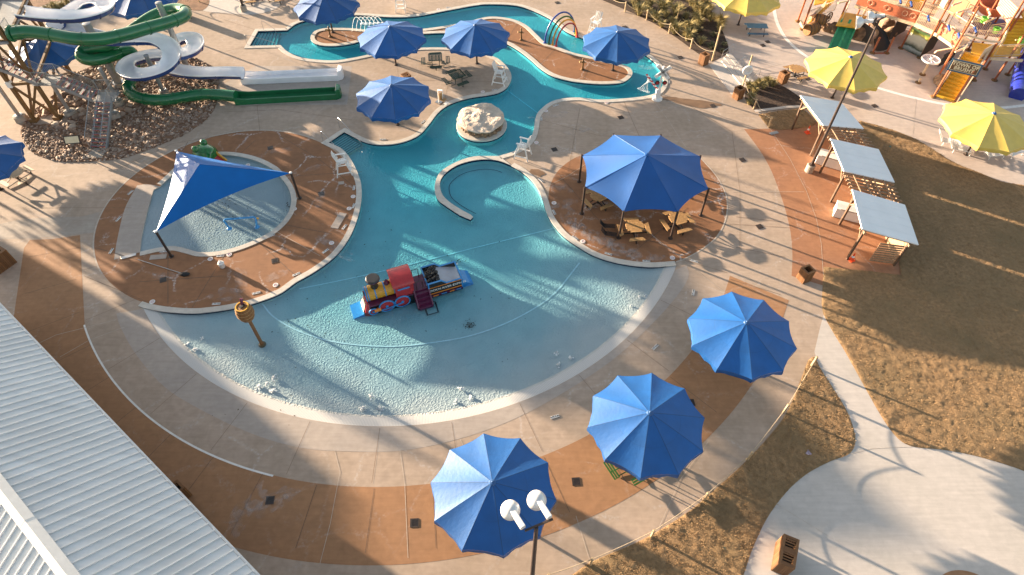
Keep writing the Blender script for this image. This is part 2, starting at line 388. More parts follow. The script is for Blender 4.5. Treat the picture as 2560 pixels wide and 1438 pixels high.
# ================================================================= pool outlines
PC=Vector((-6.93,34.9)); PR=19.2
hexbank=[(1690,664,'s'),(1631,667.5),(1578,663.5),(1525,653),(1480,637),(1440,613),(1411,592),(1388,567),(1370,539),(1361,512),(1354,492),(1345,473),(1328,450),(1305,430),(1278,414)]
spit_in=[(1278,414),(1248,403),(1215,399),(1178,403),(1145,413),(1118,430),(1103,448),(1100,465),(1106,487),(1123,505),(1153,525),(1176,537)]
spit_tip=[(1183,543),(1176,550)]
spit_out=[(1150,539),(1115,516),(1095,500),(1087,478),(1088,458),(1099,433),(1123,415),(1158,399),(1190,391.5),(1222,391),(1248,391)]
bankE=[(1248,391),(1280,381),(1310,365),(1328,345),(1335,323),(1338,303),(1343,286),(1355,272),(1375,257),(1404,248),(1448,245),(1492,250),(1551,248),(1609,242),(1638,234),(1656,216),(1657,190),(1644,164),(1621,143),(1600,131),(1540,115),(1490,104),(1457,96),(1416,79),(1387,55),(1364,41),(1323,23),(1288,14),(1240,11),(1200,12),(1126,25),(1038,41),(977,43),(883,38),(820,44),(765,52),(740,60),(718,76,'s'),(645,78,'s'),(623,116,'s'),(701,114,'s'),(717,129),(746,143),(787,150),(840,152),(886,145),(915,139),(960,130),(1010,124),(1060,120),(1110,120),(1165,124),(1205,131),(1232,142),(1247,149),(1270,172),(1278,193),(1267,219),(1240,234),(1170,246),(1126,260),(1097,280),(1073,310),(1047,338),(1009,355),(962,362),(917,357),(860,330,'s'),(820,357,'s'),(854,373),(877,400),(894,434),(903,467),(901,514),(887,564),(867,604),(834,644),(784,681),(740,706),(700,734),(640,757),(584,771),(534,779),(484,783.5),(417,780),(364,771),(346,765,'s')]
A_=px2(hexbank); B_=px2(spit_in); T_=px2(spit_tip); C_=px2(spit_out); D_=px2(bankE)
la=smooth(A_,5,False); lb=smooth(B_,5,False); lt=[Vector(t[:2]) for t in T_]; lc=smooth(C_,5,False); ld=smooth(D_,6,False)
aL=math.degrees(math.atan2(ld[-1].y-PC.y,ld[-1].x-PC.x))%360; aR=math.degrees(math.atan2(la[0].y-PC.y,la[0].x-PC.x))%360
if aR<aL: aR+=360
arc=circ(PC,PR,aL,aR,90)
POOL=la+lb[1:]+lt+lc+ld[1:]+arc[1:-1]
island_px=[(777,93),(781,104),(800,113),(834,115),(877,110),(907,102),(950,94),(1000,89),(1059,85),(1108,83),(1165,87),(1215,95),(1263,108),(1296,126),(1326,149),(1352,172),(1381,190),(1422,202),(1477,209),(1521,210),(1556,206),(1577,192),(1580,179),(1569,167),(1540,158),(1510,151),(1480,143),(1434,133),(1393,118),(1364,108),(1340,86),(1317,65),(1288,51),(1253,44),(1223,43),(1200,47),(1170,55),(1111,66),(1050,74),(990,77),(933,77),(880,72),(848,71),(810,72),(787,79)]
ISL=spx(island_px,6)
RC=Vector((-2.38,41.55)); ROCK=circ(RC,1.95,0,360,48)
kid_px=[(384,475,'s'),(371,520),(361,560),(354,595),(350,631,'s'),(367,627),(401,620),(434,617),(468,624),(501,632),(550,629),(597,617),(640,600),(677,580.5),(707,554),(724,527),(729,497),(720,468),(700,441),(682,423),(640,402),(590,390),(540,388),(490,398),(450,420),(420,447),(400,466,'s')]
KID=spx(kid_px,6)
def area(p): return sum(p[i-1].x*p[i].y-p[i].x*p[i-1].y for i in range(len(p)))/2
# ================================================================= ground sheets
MB().sheet([(-400,-300),(400,-300),(400,500),(-400,500)],z=-.9).flat('ground',M['soil'])
MB().sheet([(-160,-60),(160,-60),(160,190),(-160,190)],[POOL,KID],z=0).flat('pool_deck',M['deck'])
def sheet(name,outline,m,z,holes=(),kind='structure'): return MB().sheet(outline,holes,z).flat(name,M[m],kind)
def ring(c,r0,r1,a0,a1,n=90): return circ(c,r1,a0,a1,n)+list(reversed(circ(c,r0,a0,a1,n)))
# concentric paving round the shallow end
ringc=(-6.85,34.78)
def ang(c,px): p=at2(*px); return math.degrees(math.atan2(p.y-c[1],p.x-c[0]))%360
g0=ang((-7.4,34.0),(300,775)); 
gray_out=spx([(291,784),(300,815),(340,886),(412,968),(505,1026),(631,1085),(748,1119),(850,1128),(1000,1127),(1150,1097),(1290,1046),(1420,975),(1540,893),(1640,800),(1700,730),(1722,690),(1717,664,'s')],5,False)
arc_band=circ(PC,PR+.02,aL+1.2,aR-1.2,90)
sheet('beach_apron',gray_out+list(reversed(arc_band)),'gray',.004)
# brown band: from the building round to the square end near the east umbrella
bi=[at2(*p) for p in [(208,800),(215,830)]]
a_s=ang(ringc,(212,812)); a_e=ang(ringc,(1826,690)); a_e+= 360 if a_e<a_s else 0
inner=circ(ringc,22.39,a_s,a_e,80)
outer_e=at2(1972,751)
brown_band=inner+[outer_e]+list(reversed(circ((-6.62,34.26),25.59,232,math.degrees(math.atan2(at2(1962,806).y-34.26,at2(1962,806).x+6.62))%360,70)))+[at2(33,800),at2(60,620),at2(75,600),at2(130,598),at2(200,588)]
sheet('brown_band',brown_band,'brown',.004)
MB().strip(circ(ringc,22.42,a_s,ang(ringc,(683,1190)),60),.10,.009).flat('white_edge_strip',M['line'])
# promenade on the right
prom=spx([(1860,323,'s'),(1898,374),(1926,422.5),(1947,475),(1964,527),(1976.5,582.5),(1981,638),(1979,690,'s'),(2057,714,'s'),(2059,668,'s'),(2252,689,'s'),(2330,620,'s'),(2240,440),(2170,330),(2140,296,'s'),(2010,308),(1926,322,'s')],5)
sheet('red_promenade',prom,'red',.004)
# round pads
padc=(-19.5,32.2)
pad=[p for p in circ(padc,8.75,0,360,120)]
sheet('round_pad',pad,'pad',.004,[KID])
hexpad=spx([(1412,585),(1388,552),(1373,510),(1371.7,484),(1380,452),(1396.8,425.7),(1425,402),(1453.6,388),(1520,365),(1600,355),(1690,370),(1752,396.6),(1789,439),(1813,484),(1818,521),(1810,560),(1789,595),(1750,626),(1710,647.7),(1690,655),(1631,659),(1578,655),(1525,645),(1480,629),(1443,607)],5)
sheet('shade_pad',hexpad,'pad',.004)
MB().strip(spx([(1690,655),(1710,648),(1750,626.5),(1789,595.5),(1810,560.5),(1818.5,521),(1813.5,484),(1789.5,438.5),(1752,396)],5,False),.09,.008).flat('pad_edge_line',M['paleline'])
MB().strip(circ(padc,8.8,60,222,80),.09,.008).flat('pad_edge_line',M['paleline'])
# patches of brown and pale paving left of the pad
sheet('pale_patch',spx([(0,560,'s'),(60,548),(157,543,'s'),(205,541),(250,530,'s'),(234,582,'s'),(150,590),(43,597),(0,598,'s'),(-300,620,'s'),(-300,520,'s')],4),'ring',.003)
sheet('slide_deck',spx([(640,165,'s'),(880,166,'s'),(868,262,'s'),(590,262,'s'),(560,210,'s')],2),'gray',.004)
# beach of the wading pool
sheet('wading_beach',spx([(343,464,'s'),(366,461),(400,466,'s'),(384,475,'s'),(371,520),(361,560),(354,595),(350,631,'s'),(320,640),(285,650,'s'),(293,600),(313,520)],5),'gray',.008)
# light concrete
path=spx([(2059,787,'s'),(2084,834),(2112,879),(2167,978),(2195,1028),(2228,1078),(2256,1106),(2286.5,1118),(2361,1125.5),(2445,1142),(2560,1178),(2800,1290,'s'),(2800,1900,'s'),(1700,1900,'s'),(1854,1450),(1879,1378),(1912,1306),(1945,1256),(1984,1212),(2028,1178),(2078,1153),(2123,1135),(2137,1112),(2137,1084),(2117,1028),(2084,973),(2048,917),(2036,880,'s'),(2050,820)],5)
sheet('pale_plaza',path,'pale',.008)
sheet('brown_spot',circ(at2(2440,1530),1.75),'brown',.012)
splash=spx([(1735,-60,'s'),(1770,17),(1796,58),(1822,131),(1799,146),(1781,156,'s'),(1861,246,'s'),(1868,215),(1913,203),(1947,211),(1984,232),(2012,258),(2100,290),(2159,308),(2208,318),(2277,342.5),(2322,367),(2381.5,405),(2451,433),(2503,454),(2560,464),(2900,520,'s'),(2900,-500,'s'),(1735,-500,'s')],4)
sheet('splash_pad_paving',splash,'splash',.006)
ringl=spx([(1930,-20),(1938,40),(1947,67),(1971,104),(2029,150),(2110,191),(2204,223),(2290,246),(2381,264),(2473,271),(2560,264),(2640,250)],6,False)
MB().strip(ringl,.32,.011).flat('white_ring_line',M['line'])
# lawns and beds
lawn1=spx([(2059,668,'s'),(2150,676),(2252,688,'s'),(2236,600),(2200,500),(2165,390),(2148,302,'s'),(2208,318),(2277,342.5),(2322,367),(2381.5,405),(2451,433),(2503,454),(2560,464),(2700,500,'s'),(2700,1240,'s'),(2560,1178),(2445,1142),(2361,1125.5),(2286.5,1118),(2256,1106),(2228,1078),(2195,1028),(2167,978),(2112,879),(2084,834),(2059,787),(2054,760,'s')],5)
lawn2=spx([(2020,901,'s'),(2036,893),(2050,920),(2084,973),(2117,1028),(2137,1084),(2137,1112),(2123,1135),(2078,1153),(2028,1178),(1984,1212),(1945,1256),(1912,1306),(1879,1378),(1854,1450),(1800,1560,'s'),(1250,1560,'s'),(1430,1438),(1479,1405),(1584,1360),(1640,1331),(1723,1278),(1795,1217),(1873,1145),(1951,1056),(1984,995)],5)
lawn3=spx([(1895,287,'s'),(1950,277),(2006,271,'s'),(2040,310),(1957,325),(1923,322,'s')],4)
from mathutils.geometry import delaunay_2d_cdt
def lawn(poly,g,xm=44,ym=2):
    poly=[p for p in poly]; n=len(poly); x0,x1=min(p.x for p in poly),min(xm,max(p.x for p in poly)); y0,y1=max(ym,min(p.y for p in poly)),max(p.y for p in poly)
    pts=list(poly); y=y0
    while y<y1:
        x=x0
        while x<x1:
            q=Vector((x+g*.3*rng.uniform(-1,1),y+g*.3*rng.uniform(-1,1)))
            if inside(q,poly): pts.append(q)
            x+=g
        y+=g
    vs_,_,fs,*_r=delaunay_2d_cdt(pts,[(i,(i+1)%n) for i in range(n)],[],1,1e-5)
    m=MB(); pl=poly
    for i,v in enumerate(vs_):
        z=.012
        if i>=n: z=.02+.040*abs(noise.noise(Vector((v.x*1.9,v.y*1.9,0))))+.045*noise.noise(Vector((v.x*4.2,v.y*4.2,5)))+.02*rng.random()
        m.v.append(Vector((v.x,v.y,max(.012,z))))
    for f in fs:
        a,b,c=[m.v[k] for k in f[:3]]
        m.f.append(tuple(f) if (b-a).cross(c-a).z>0 else tuple(reversed(f)))
    o=m.flat('lawn',M['lawn'])
    for p in o.data.polygons: p.use_smooth=True
lawn(lawn1,.16); lawn(lawn2,.15); lawn(lawn3,.16)
MB().strip(spx([(1886,279),(1935,273),(1975,268),(2014,268)],4,False),.3,.05).flat('bed_kerb',M['pale'])
bed1=spx([(1480,-10,'s'),(1565,26),(1638,61),(1696.6,99),(1749,137),(1781,155,'s'),(1799,146),(1822,131),(1811,90),(1796,58),(1770,17),(1735,-10,'s')],5)
bed2=spx([(1861,246,'s'),(1886,277,'s'),(1935,272),(2014,267,'s'),(2008,252),(1984,232),(1947,211),(1913,203),(1883,208),(1866,220)],5)
bed3=spx([(100,33,'s'),(170,25),(260,-6),(400,-50,'s'),(200,-50,'s'),(60,-20,'s'),(40,40,'s')],4)
bed4=spx([(430,-5,'s'),(455,20),(505,26),(522,12),(523,-8,'s')],5)
for b in (bed1,bed2): sheet('planting_bed',b,'mulch',.014)
sheet('soil_bed',spx([(-60,60,'s'),(60,28,'s'),(170,-2,'s'),(150,-60,'s'),(-80,-60,'s')],3),'soil',.014)
sheet('soil_bed',bed4,'soil',.014)
sheet('planting_bed',spx([(115,36,'s'),(150,22),(210,8),(240,12),(200,28),(160,38,'s')],4),'soil',.014)
sheet('pale_path',spx([(30,60,'s'),(140,14,'s'),(330,-60,'s'),(60,-60,'s'),(-200,20,'s'),(-100,90,'s')],3),'pale',.010)
sheet('pale_path',spx([(523,-10,'s'),(520,14),(508,27),(560,33),(640,36),(700,15),(720,-60,'s'),(540,-60,'s')],4),'pale',.010)
gravel=spx([(53,321),(55,345),(76,377),(117,397),(175,406),(231,404),(292,399),(350,383),(424,353),(482,324),(520,295),(540,263),(546,204),(549,181),(526,164),(482,146),(440,136),(380,131),(292,146),(235,163),(187,187),(168,215),(130,250),(80,277)],5)
sheet('gravel_bed',gravel,'soil',.014)
sheet('tower_slab',spx([(84,312,'s'),(90,295,'s'),(166,283,'s'),(172,302,'s'),(120,312,'s')],1),'ring',.02)
# steps to the splash pad (upper right)
st=[(1772,161),(1829,232)]
MB().prism([at2(1773,163),at2(1829,236),at2(1858,246),at2(1862,222),at2(1800,150)],.0,.010).flat('landing',M['pale'])
def ext(line,d): 
    return line
for i,(a,b) in enumerate([((1806,150),(1861,217)),((1813,143),(1869,211)),((1820,137),(1877,206))]):
    MB().strip([at2(*a),at2(*b)],.5,.0).flat if False else None
m=MB()
for i,(a,b) in enumerate([((1801,152),(1858,222)),((1808,145),(1866,215)),((1815,138),(1874,209))]):
    p,q=at2(*a),at2(*b); d=(q-p).normalized(); nrm=Vector((-d.y,d.x))
    m.prism([p-nrm*.0,q,q+nrm*.42,p+nrm*.42],0,.10+.02*i)
m.flat('entry_steps',M['pale'])
# ================================================================= pool shell
def depth(x,y):
    dd=PR-math.hypot(x-PC.x,y-PC.y)
    if y>35 and dd<9: dd=max(dd,min(9,(y-35)*1.6))
    return 0 if dd<=0 else (.11*dd if dd<1.2 else min(.44,.132+.03*(dd-1.2)))
m=MB(); x0,x1,y0,y1,stp=-34,18,13,68,.65; nx=int((x1-x0)/stp); ny=int((y1-y0)/stp)
for j in range(ny+1):
    for i in range(nx+1):
        x,y=x0+i*stp,y0+j*stp; m.v.append(Vector((x,y,-.02-depth(x,y))))
for j in range(ny):
    for i in range(nx):
        a=j*(nx+1)+i; m.f.append((a,a+1,a+nx+2,a+nx+1))
def floormat():
    mm,nt,b=newmat('pool_plaster'); L=nt.links
    g=N(nt,'ShaderNodeNewGeometry'); P=g.outputs['Position']
    n=N(nt,'ShaderNodeTexNoise'); n.inputs['Scale'].default_value=.8; n.inputs['Detail'].default_value=6; L.new(P,n.inputs[0])
    rp=N(nt,'ShaderNodeValToRGB'); L.new(n.outputs['Fac'],rp.inputs[0]); e=rp.color_ramp.elements
    e[0].position=.3; e[1].position=.7; e[0].color=(.46,.47,.45,1); e[1].color=(.53,.53,.50,1)
    L.new(rp.outputs[0],b.inputs['Base Color']); b.inputs['Roughness'].default_value=.9; b.inputs['Specular IOR Level'].default_value=.1
    # ripple relief that the low sun rakes into a caustic net
    n2=N(nt,'ShaderNodeTexNoise'); n2.inputs['Scale'].default_value=1.6; n2.inputs['Detail'].default_value=3; L.new(P,n2.inputs[0])
    sc=N(nt,'ShaderNodeVectorMath'); sc.operation='SCALE'; sc.inputs['Scale'].default_value=.5; L.new(n2.outputs['Color'],sc.inputs[0])
    ad=N(nt,'ShaderNodeVectorMath'); ad.operation='ADD'; L.new(P,ad.inputs[0]); L.new(sc.outputs[0],ad.inputs[1])
    v=N(nt,'ShaderNodeTexVoronoi'); v.feature='DISTANCE_TO_EDGE'; v.inputs['Scale'].default_value=5.0; L.new(ad.outputs[0],v.inputs['Vector'])
    bp=N(nt,'ShaderNodeBump'); bp.inputs['Strength'].default_value=.55; bp.inputs['Distance'].default_value=.032; cr_=N(nt,'ShaderNodeMapRange'); cr_.interpolation_type='SMOOTHSTEP'; cr_.inputs[2].default_value=.26; cr_.inputs[3].default_value=1; cr_.inputs[4].default_value=0; L.new(v.outputs['Distance'],cr_.inputs[0]); mk=N(nt,'ShaderNodeTexNoise'); mk.inputs['Scale'].default_value=.9; mk.inputs['Detail'].default_value=3; L.new(P,mk.inputs[0]); mr=N(nt,'ShaderNodeMapRange'); mr.inputs[1].default_value=.35; mr.inputs[2].default_value=.65; mr.inputs[3].default_value=.35; mr.inputs[4].default_value=1; L.new(mk.outputs['Fac'],mr.inputs[0]); hm=N(nt,'ShaderNodeMath'); hm.operation='MULTIPLY'; L.new(cr_.outputs[0],hm.inputs[0]); L.new(mr.outputs[0],hm.inputs[1]); L.new(hm.outputs[0],bp.inputs['Height']); L.new(bp.outputs[0],b.inputs['Normal'])
    return mm
M['floor']=floormat()
m.flat('pool_floor',M['floor'])
for p in bpy.data.objects['pool_floor'].data.polygons: p.use_smooth=True
def watermat(name,deep=True):
    mm,nt,b=newmat(name); L=nt.links; nt.nodes.remove(b); out=[n for n in nt.nodes if n.type=='OUTPUT_MATERIAL'][0]
    g=N(nt,'ShaderNodeNewGeometry'); P=g.outputs['Position']
    def math_(op,a,c=None):
        x=N(nt,'ShaderNodeMath'); x.operation=op
        for i,q in enumerate((a,c)):
            if q is None: continue
            if isinstance(q,(int,float)): x.inputs[i].default_value=q
            else: L.new(q,x.inputs[i])
        return x.outputs[0]
    sp=N(nt,'ShaderNodeSeparateXYZ'); L.new(P,sp.inputs[0])
    dx=math_('SUBTRACT',sp.outputs[0],PC.x); dy=math_('SUBTRACT',sp.outputs[1],PC.y)
    r=math_('SQRT',math_('ADD',math_('MULTIPLY',dx,dx),math_('MULTIPLY',dy,dy)))
    dd=math_('DIVIDE',math_('SUBTRACT',PR-1,r),19.0); up=math_('DIVIDE',math_('SUBTRACT',sp.outputs[1],31.5),9.0)
    t=math_('MAXIMUM',dd,up)
    n=N(nt,'ShaderNodeTexNoise'); n.inputs['Scale'].default_value=.35; n.inputs['Detail'].default_value=4; L.new(P,n.inputs[0])
    t=math_('ADD',t,math_('MULTIPLY',math_('SUBTRACT',n.outputs['Fac'],.5),.25))
    rp=N(nt,'ShaderNodeValToRGB'); L.new(t,rp.inputs[0]); e=rp.color_ramp.elements
    if deep:
        e.new(.3); e.new(.62)
        for q,(pos,c) in zip(e,[(0,(.83,.92,.98,1)),(.14,(.69,.89,.99,1)),(.48,(.49,.88,1,1)),(1,(.28,.85,1,1))]): q.position=pos; q.color=c
    else:
        e[0].color=(.78,.89,.97,1); e[1].color=(.62,.83,.95,1); e[1].position=.9
    tr=N(nt,'ShaderNodeBsdfTransparent'); L.new(rp.outputs[0],tr.inputs[0])
    gl=N(nt,'ShaderNodeBsdfGlossy'); gl.inputs['Roughness'].default_value=.06
    n1=N(nt,'ShaderNodeTexNoise'); n1.inputs['Scale'].default_value=2.2; n1.inputs['Detail'].default_value=3; n1.inputs['Distortion'].default_value=.6; L.new(P,n1.inputs[0])
    wv=N(nt,'ShaderNodeTexWave'); wv.inputs['Scale'].default_value=1.1; wv.inputs['Distortion'].default_value=6; wv.inputs['Detail'].default_value=2; wv.inputs['Detail Scale'].default_value=1.3
    L.new(P,wv.inputs[0]); h=math_('ADD',n1.outputs['Fac'],math_('MULTIPLY',wv.outputs['Fac'],.35))
    bp=N(nt,'ShaderNodeBump'); bp.inputs['Strength'].default_value=.55; bp.inputs['Distance'].default_value=.032; L.new(h,bp.inputs['Height']); L.new(bp.outputs[0],gl.inputs['Normal'])
    fr=N(nt,'ShaderNodeFresnel'); fr.inputs['IOR'].default_value=1.33; L.new(bp.outputs[0],fr.inputs['Normal'])
    cl_=N(nt,'ShaderNodeMapRange'); cl_.inputs[1].default_value=.02; cl_.inputs[2].default_value=.5; cl_.inputs[3].default_value=.045; cl_.inputs[4].default_value=.20; L.new(fr.outputs[0],cl_.inputs[0])
    mx=N(nt,'ShaderNodeMixShader'); L.new(cl_.outputs[0],mx.inputs[0]); L.new(tr.outputs[0],mx.inputs[1]); L.new(gl.outputs[0],mx.inputs[2])
    L.new(mx.outputs[0],out.inputs[0]); return mm
M['water']=watermat('pool_water'); M['kidwater']=watermat('wading_water',False)
WZ=-.098
MB().sheet(POOL,[ISL,ROCK],WZ).flat('water',M['water'])
MB().sheet(KID,(),-.07).flat('wading_water',M['kidwater'])
# walls, tiles, coping
def wall(m,line,z0,z1,closed=False):
    n=len(line); k=len(m.v)
    for p in line: m.v+=[Vector((p[0],p[1],z0)),Vector((p[0],p[1],z1))]
    for i in range(n if closed else n-1):
        j=(i+1)%n; m.f.append((k+2*i,k+2*j,k+2*j+1,k+2*i+1))
wm,tm,cm=MB(),MB(),MB()
def coping(line,out,closed=False,w=.36,dz=.035):
    """out=+1: deck lies to the left of the line"""
    a=offset(line,-.02*out,closed); b=offset(line,w*out,closed); n=len(line); k=len(cm.v)
    for i in range(n):
        for q,z in ((a[i],-.03),(a[i],dz),(b[i],dz),(b[i],-.01)): cm.v.append(Vector((q[0],q[1],z)))
    for i in range(n if closed else n-1):
        j=(i+1)%n
        for s in range(3): cm.f.append((k+4*i+s,k+4*j+s,k+4*j+s+1,k+4*i+s+1))
    if not closed:
        cm.f.append((k,k+1,k+2,k+3)); cm.f.append(tuple(k+4*(n-1)+s for s in (3,2,1,0)))
s_out=-1 if area(POOL)>0 else 1
edge=la+lb[1:]+lt+lc+ld[1:]
wall(tm,edge,-.16,.0); wall(wm,edge,-.7,-.16)
coping(la,s_out); coping(ld,s_out)
k_out=-1 if area(KID)>0 else 1
kline=KID[24:-6]; wall(wm,KID,-.4,0,True); coping(kline,k_out,False,.34)
i_out=1 if area(ISL)>0 else -1
wall(tm,ISL,-.16,0,True); wall(wm,ISL,-.7,-.16,True); coping(ISL,i_out,True)
wall(tm,ROCK,-.16,.05,True); wall(wm,ROCK,-.7,-.16,True)
cm.prism(lb+lt+lc,-.03,.035)
wm.flat('pool_wall',M['floor']); tm.flat('waterline_tile',M['tile']); cm.build('coping',M['coping'])['kind']='structure'
sheet('river_island',offset(ISL,.34*i_out,True),'pad',.0)
# sloping white grate band at the beach edge
m=MB(); NB=120; rows=[PR+.02,PR-.18,PR-.38,PR-.58]
for r in rows:
    for q in circ(PC,r,aL,aR,NB): m.v.append(Vector((q.x,q.y,-.02-.11*max(0,PR-r)+.006)))
for i in range(len(rows)-1):
    for j in range(NB): a=i*(NB+1)+j; m.f.append((a,a+1,a+NB+2,a+NB+1))
def gratemat():
    mm,nt,b=newmat('beach_grate'); L=nt.links
    g=N(nt,'ShaderNodeNewGeometry'); sb=N(nt,'ShaderNodeVectorMath'); sb.operation='SUBTRACT'; sb.inputs[1].default_value=(PC.x,PC.y,0); L.new(g.outputs['Position'],sb.inputs[0])
    gr=N(nt,'ShaderNodeTexGradient'); gr.gradient_type='RADIAL'; L.new(sb.outputs[0],gr.inputs[0])
    mu=N(nt,'ShaderNodeMath'); mu.operation='MULTIPLY'; L.new(gr.outputs['Fac'],mu.inputs[0]); mu.inputs[1].default_value=1500
    fr=N(nt,'ShaderNodeMath'); fr.operation='FRACT'; L.new(mu.outputs[0],fr.inputs[0])
    st_=N(nt,'ShaderNodeMath'); st_.operation='GREATER_THAN'; L.new(fr.outputs[0],st_.inputs[0]); st_.inputs[1].default_value=.22
    mx=N(nt,'ShaderNodeMixRGB'); L.new(st_.outputs[0],mx.inputs[0]); mx.inputs[1].default_value=(.38,.38,.39,1); mx.inputs[2].default_value=(.56,.55,.53,1)
    L.new(mx.outputs[0],b.inputs['Base Color']); b.inputs['Roughness'].default_value=.6; return mm
M['bgrate']=gratemat(); m.flat('beach_grate',M['bgrate'])
# underwater stair flights
def stairs(pxs,n):
    a,b,c,d=[at2(*p) for p in pxs]; mm=MB(); m2=MB()
    for i in range(n):
        t0,t1=i/n,(i+1)/n; p0,p1=a.lerp(d,t0),b.lerp(c,t0); q0,q1=a.lerp(d,t1),b.lerp(c,t1)
        z=-.14-.012*i; mm.prism([p0,q0,q1,p1],-.5,z)
        u=(q0-p0)*.22; m2.prism([q0-u,q0,q1,q1-u],z,z+.004)
    mm.flat('pool_steps',M['gray']); m2.flat('step_nosing',M['tile'])
stairs([(820.5,356),(860,331),(903,357),(862,383)],9)
stairs([(624,115),(645,79),(700,78),(690,114)],7)
# lines on the floor of the pool
def fline(pxs,wd=.09):
    q=spx(pxs,8,False); m=MB(); o1,o2=offset(q,wd/2),offset(q,-wd/2); k=0
    for a,b in zip(o1,o2): m.v+=[Vector((a.x,a.y,-.02-depth(a.x,a.y)+.02)),Vector((b.x,b.y,-.02-depth(b.x,b.y)+.02))]
    for i in range(len(q)-1): m.f.append((2*i,2*i+1,2*i+3,2*i+2))
    m.flat('pool_floor_line',M['line'])
fline([(745,714),(900,680),(1060,640),(1220,600),(1385,562)])
fline([(1262,212),(1300,240),(1345,273)])
fline([(652,752),(680,785),(740,820),(830,848),(960,860),(1060,853),(1180,832),(1290,790),(1380,733),(1450,650)])
q=offset(lb,.0); sgn=1 if inside(offset(lb,.5)[20],POOL) else -1
q=offset(lb,.62*sgn)[2:]; m=MB(); o1,o2=offset(q,.022),offset(q,-.022)
for a,b in zip(o1,o2): m.v+=[Vector((a.x,a.y,-.0-depth(a.x,a.y)+.04)),Vector((b.x,b.y,-.0-depth(b.x,b.y)+.04))]
for i in range(len(q)-1): m.f.append((2*i,2*i+1,2*i+3,2*i+2))
m.flat('bench_line',M['tile'])
# joints in the paving
def joints(name,m_,w_,z,lines):
    m=MB()
    for l in lines: m.strip([at2(*p) for p in l],w_,z)
    m.flat(name,M[m_])
joints('deck_joint','paleline',.024,.0135,[[(1629,245),(1670,300),(1714,368)],[(1690,355),(1860,323)],[(1355,473),(1420,440),(1480,400)],[(1445,380),(1500,420)],[(1770,203),(1640,245)],[(1623,106),(1670,84)],[(836,1125),(850,1180),(826,1308),(800,1410)],[(1000,1127),(1012,1216),(1020,1395)],[(1150,1098),(1190,1180)],[(0,905),(140,838),(290,800)],[(150,893),(225,850),(320,815)],[(620,540),(800,640)],[(1926,323),(1975,398),(2016,478),(2041,548),(2053,610),(2058,687)],[(1620,580),(1770,700),(1890,790)],[(930,360),(980,345)],[(1830,480),(2010,480)],[(1000,240),(990,165),(940,130)],[(2290,246),(2281,345)],[(1880,180),(2010,145)],[(2520,383),(2590,470)],[(1640,1335),(1700,1200),(1770,1105)],[(1475,1405),(1440,1290)],[(2123,1136),(2180,1122),(2286,1117)],[(1940,1260),(2070,1340)]])
jl=MB()
for k_ in range(22):
    a_=R(196+k_*7.4); c_,s_=math.cos(a_),math.sin(a_)
    jl.strip([Vector((ringc[0]+r_*c_,ringc[1]+r_*s_)) for r_ in (22.46,24.0,25.55)],.022,.0125)
jl.flat('band_joint',M['joint'])
jl=MB()
for k_ in range(15):
    a_=R(202+k_*11.3); c_,s_=math.cos(a_),math.sin(a_)
    jl.strip([Vector((PC.x+r_*c_,PC.y+r_*s_)) for r_ in (19.3,20.3,22.3)],.016,.0126)
for l in ([(300,420),(430,360),(600,330)],[(560,280),(700,275),(880,300)],[(380,760),(210,690)],[(1350,300),(1500,340),(1640,345)],[(1450,270),(1420,430)],[(1560,255),(1600,345)],[(1830,330),(1850,480),(1850,620)],[(1820,560),(1975,570)],[(1700,250),(1830,330)],[(640,240),(650,330)],[(900,240),(1000,200),(1250,205)],[(1120,215),(1110,255)],[(30,430),(180,360)],[(80,520),(330,520)],[(1470,110),(1560,60)],[(1560,115),(1700,160)],[(700,20),(880,15)],[(560,50),(640,75)],[(560,130),(620,115)]): jl.strip([at2(*p) for p in l],.02,.0122)
jl.flat('deck_saw_cut',M['joint'])
joints('pad_joint','joint',.035,.0125,[[(640,350),(600,385)],[(700,340),(800,400)],[(800,400),(890,470)],[(740,440),(905,430)],[(700,560),(830,585)],[(640,600),(750,700)],[(560,640),(480,770)],[(420,640),(420,760)],[(240,620),(345,650)],[(350,705),(560,690)],[(470,355),(430,420)],[(1400,440),(1540,600)],[(1540,600),(1480,637)],[(1560,650),(1720,520)],[(1600,600),(1760,620)],[(1300,50),(1260,110)],[(1390,120),(1345,168)],[(1480,150),(1455,205)]])
# salt bloom and damp stains with their own shapes
def stains(name,m_,z,lst,fan=0):
    for k,(px,py,rx,ry,rot) in enumerate(lst):
        c=at2(px,py); pts=[]
        for i in range(40):
            t=2*PI*i/40; q=1+.45*noise.noise(Vector((math.cos(t)*1.6,math.sin(t)*1.6,k*3.7+px)))+.18*noise.noise(Vector((math.cos(t)*5,math.sin(t)*5,k*1.7)))
            x,y=rx*q*math.cos(t),ry*q*math.sin(t); pts.append((c.x+x*math.cos(R(rot))-y*math.sin(R(rot)),c.y+x*math.sin(R(rot))+y*math.cos(R(rot))))
        MB().sheet(pts,(),z+.0004*k).flat(name,M[m_])
stains('salt_stain','salt',.0165,[(1432,560,.5,1.5,35),(1455,575,.45,1.5,40),(1480,590,.5,1.6,48),(1505,600,.45,1.5,55),(1530,615,.5,1.4,62),(1560,628,.5,1.2,72),(1600,640,.5,.9,80),(1425,535,.4,1.0,20),(1410,510,1.0,.35,20),(1400,470,1.1,.4,-15),(1640,645,.7,.4,0),(832,612,1.6,.35,-30),(845,630,1.3,.3,-35),(575,735,1.2,.5,5),(600,700,.4,1.1,20),(690,690,1.0,.3,30),(800,500,.3,1.0,5),(690,380,1.3,.35,15),(640,395,.9,.3,-20),(790,420,1.0,.3,25),(410,690,.8,.3,0),(660,1265,1.6,.5,25),(610,1290,.5,1.5,-20),(700,1240,.9,.35,30),(1380,290,1.6,.4,12),(1440,330,1.2,.35,20),(1620,170,1.3,.3,-5),(1690,180,1.2,.3,5)])
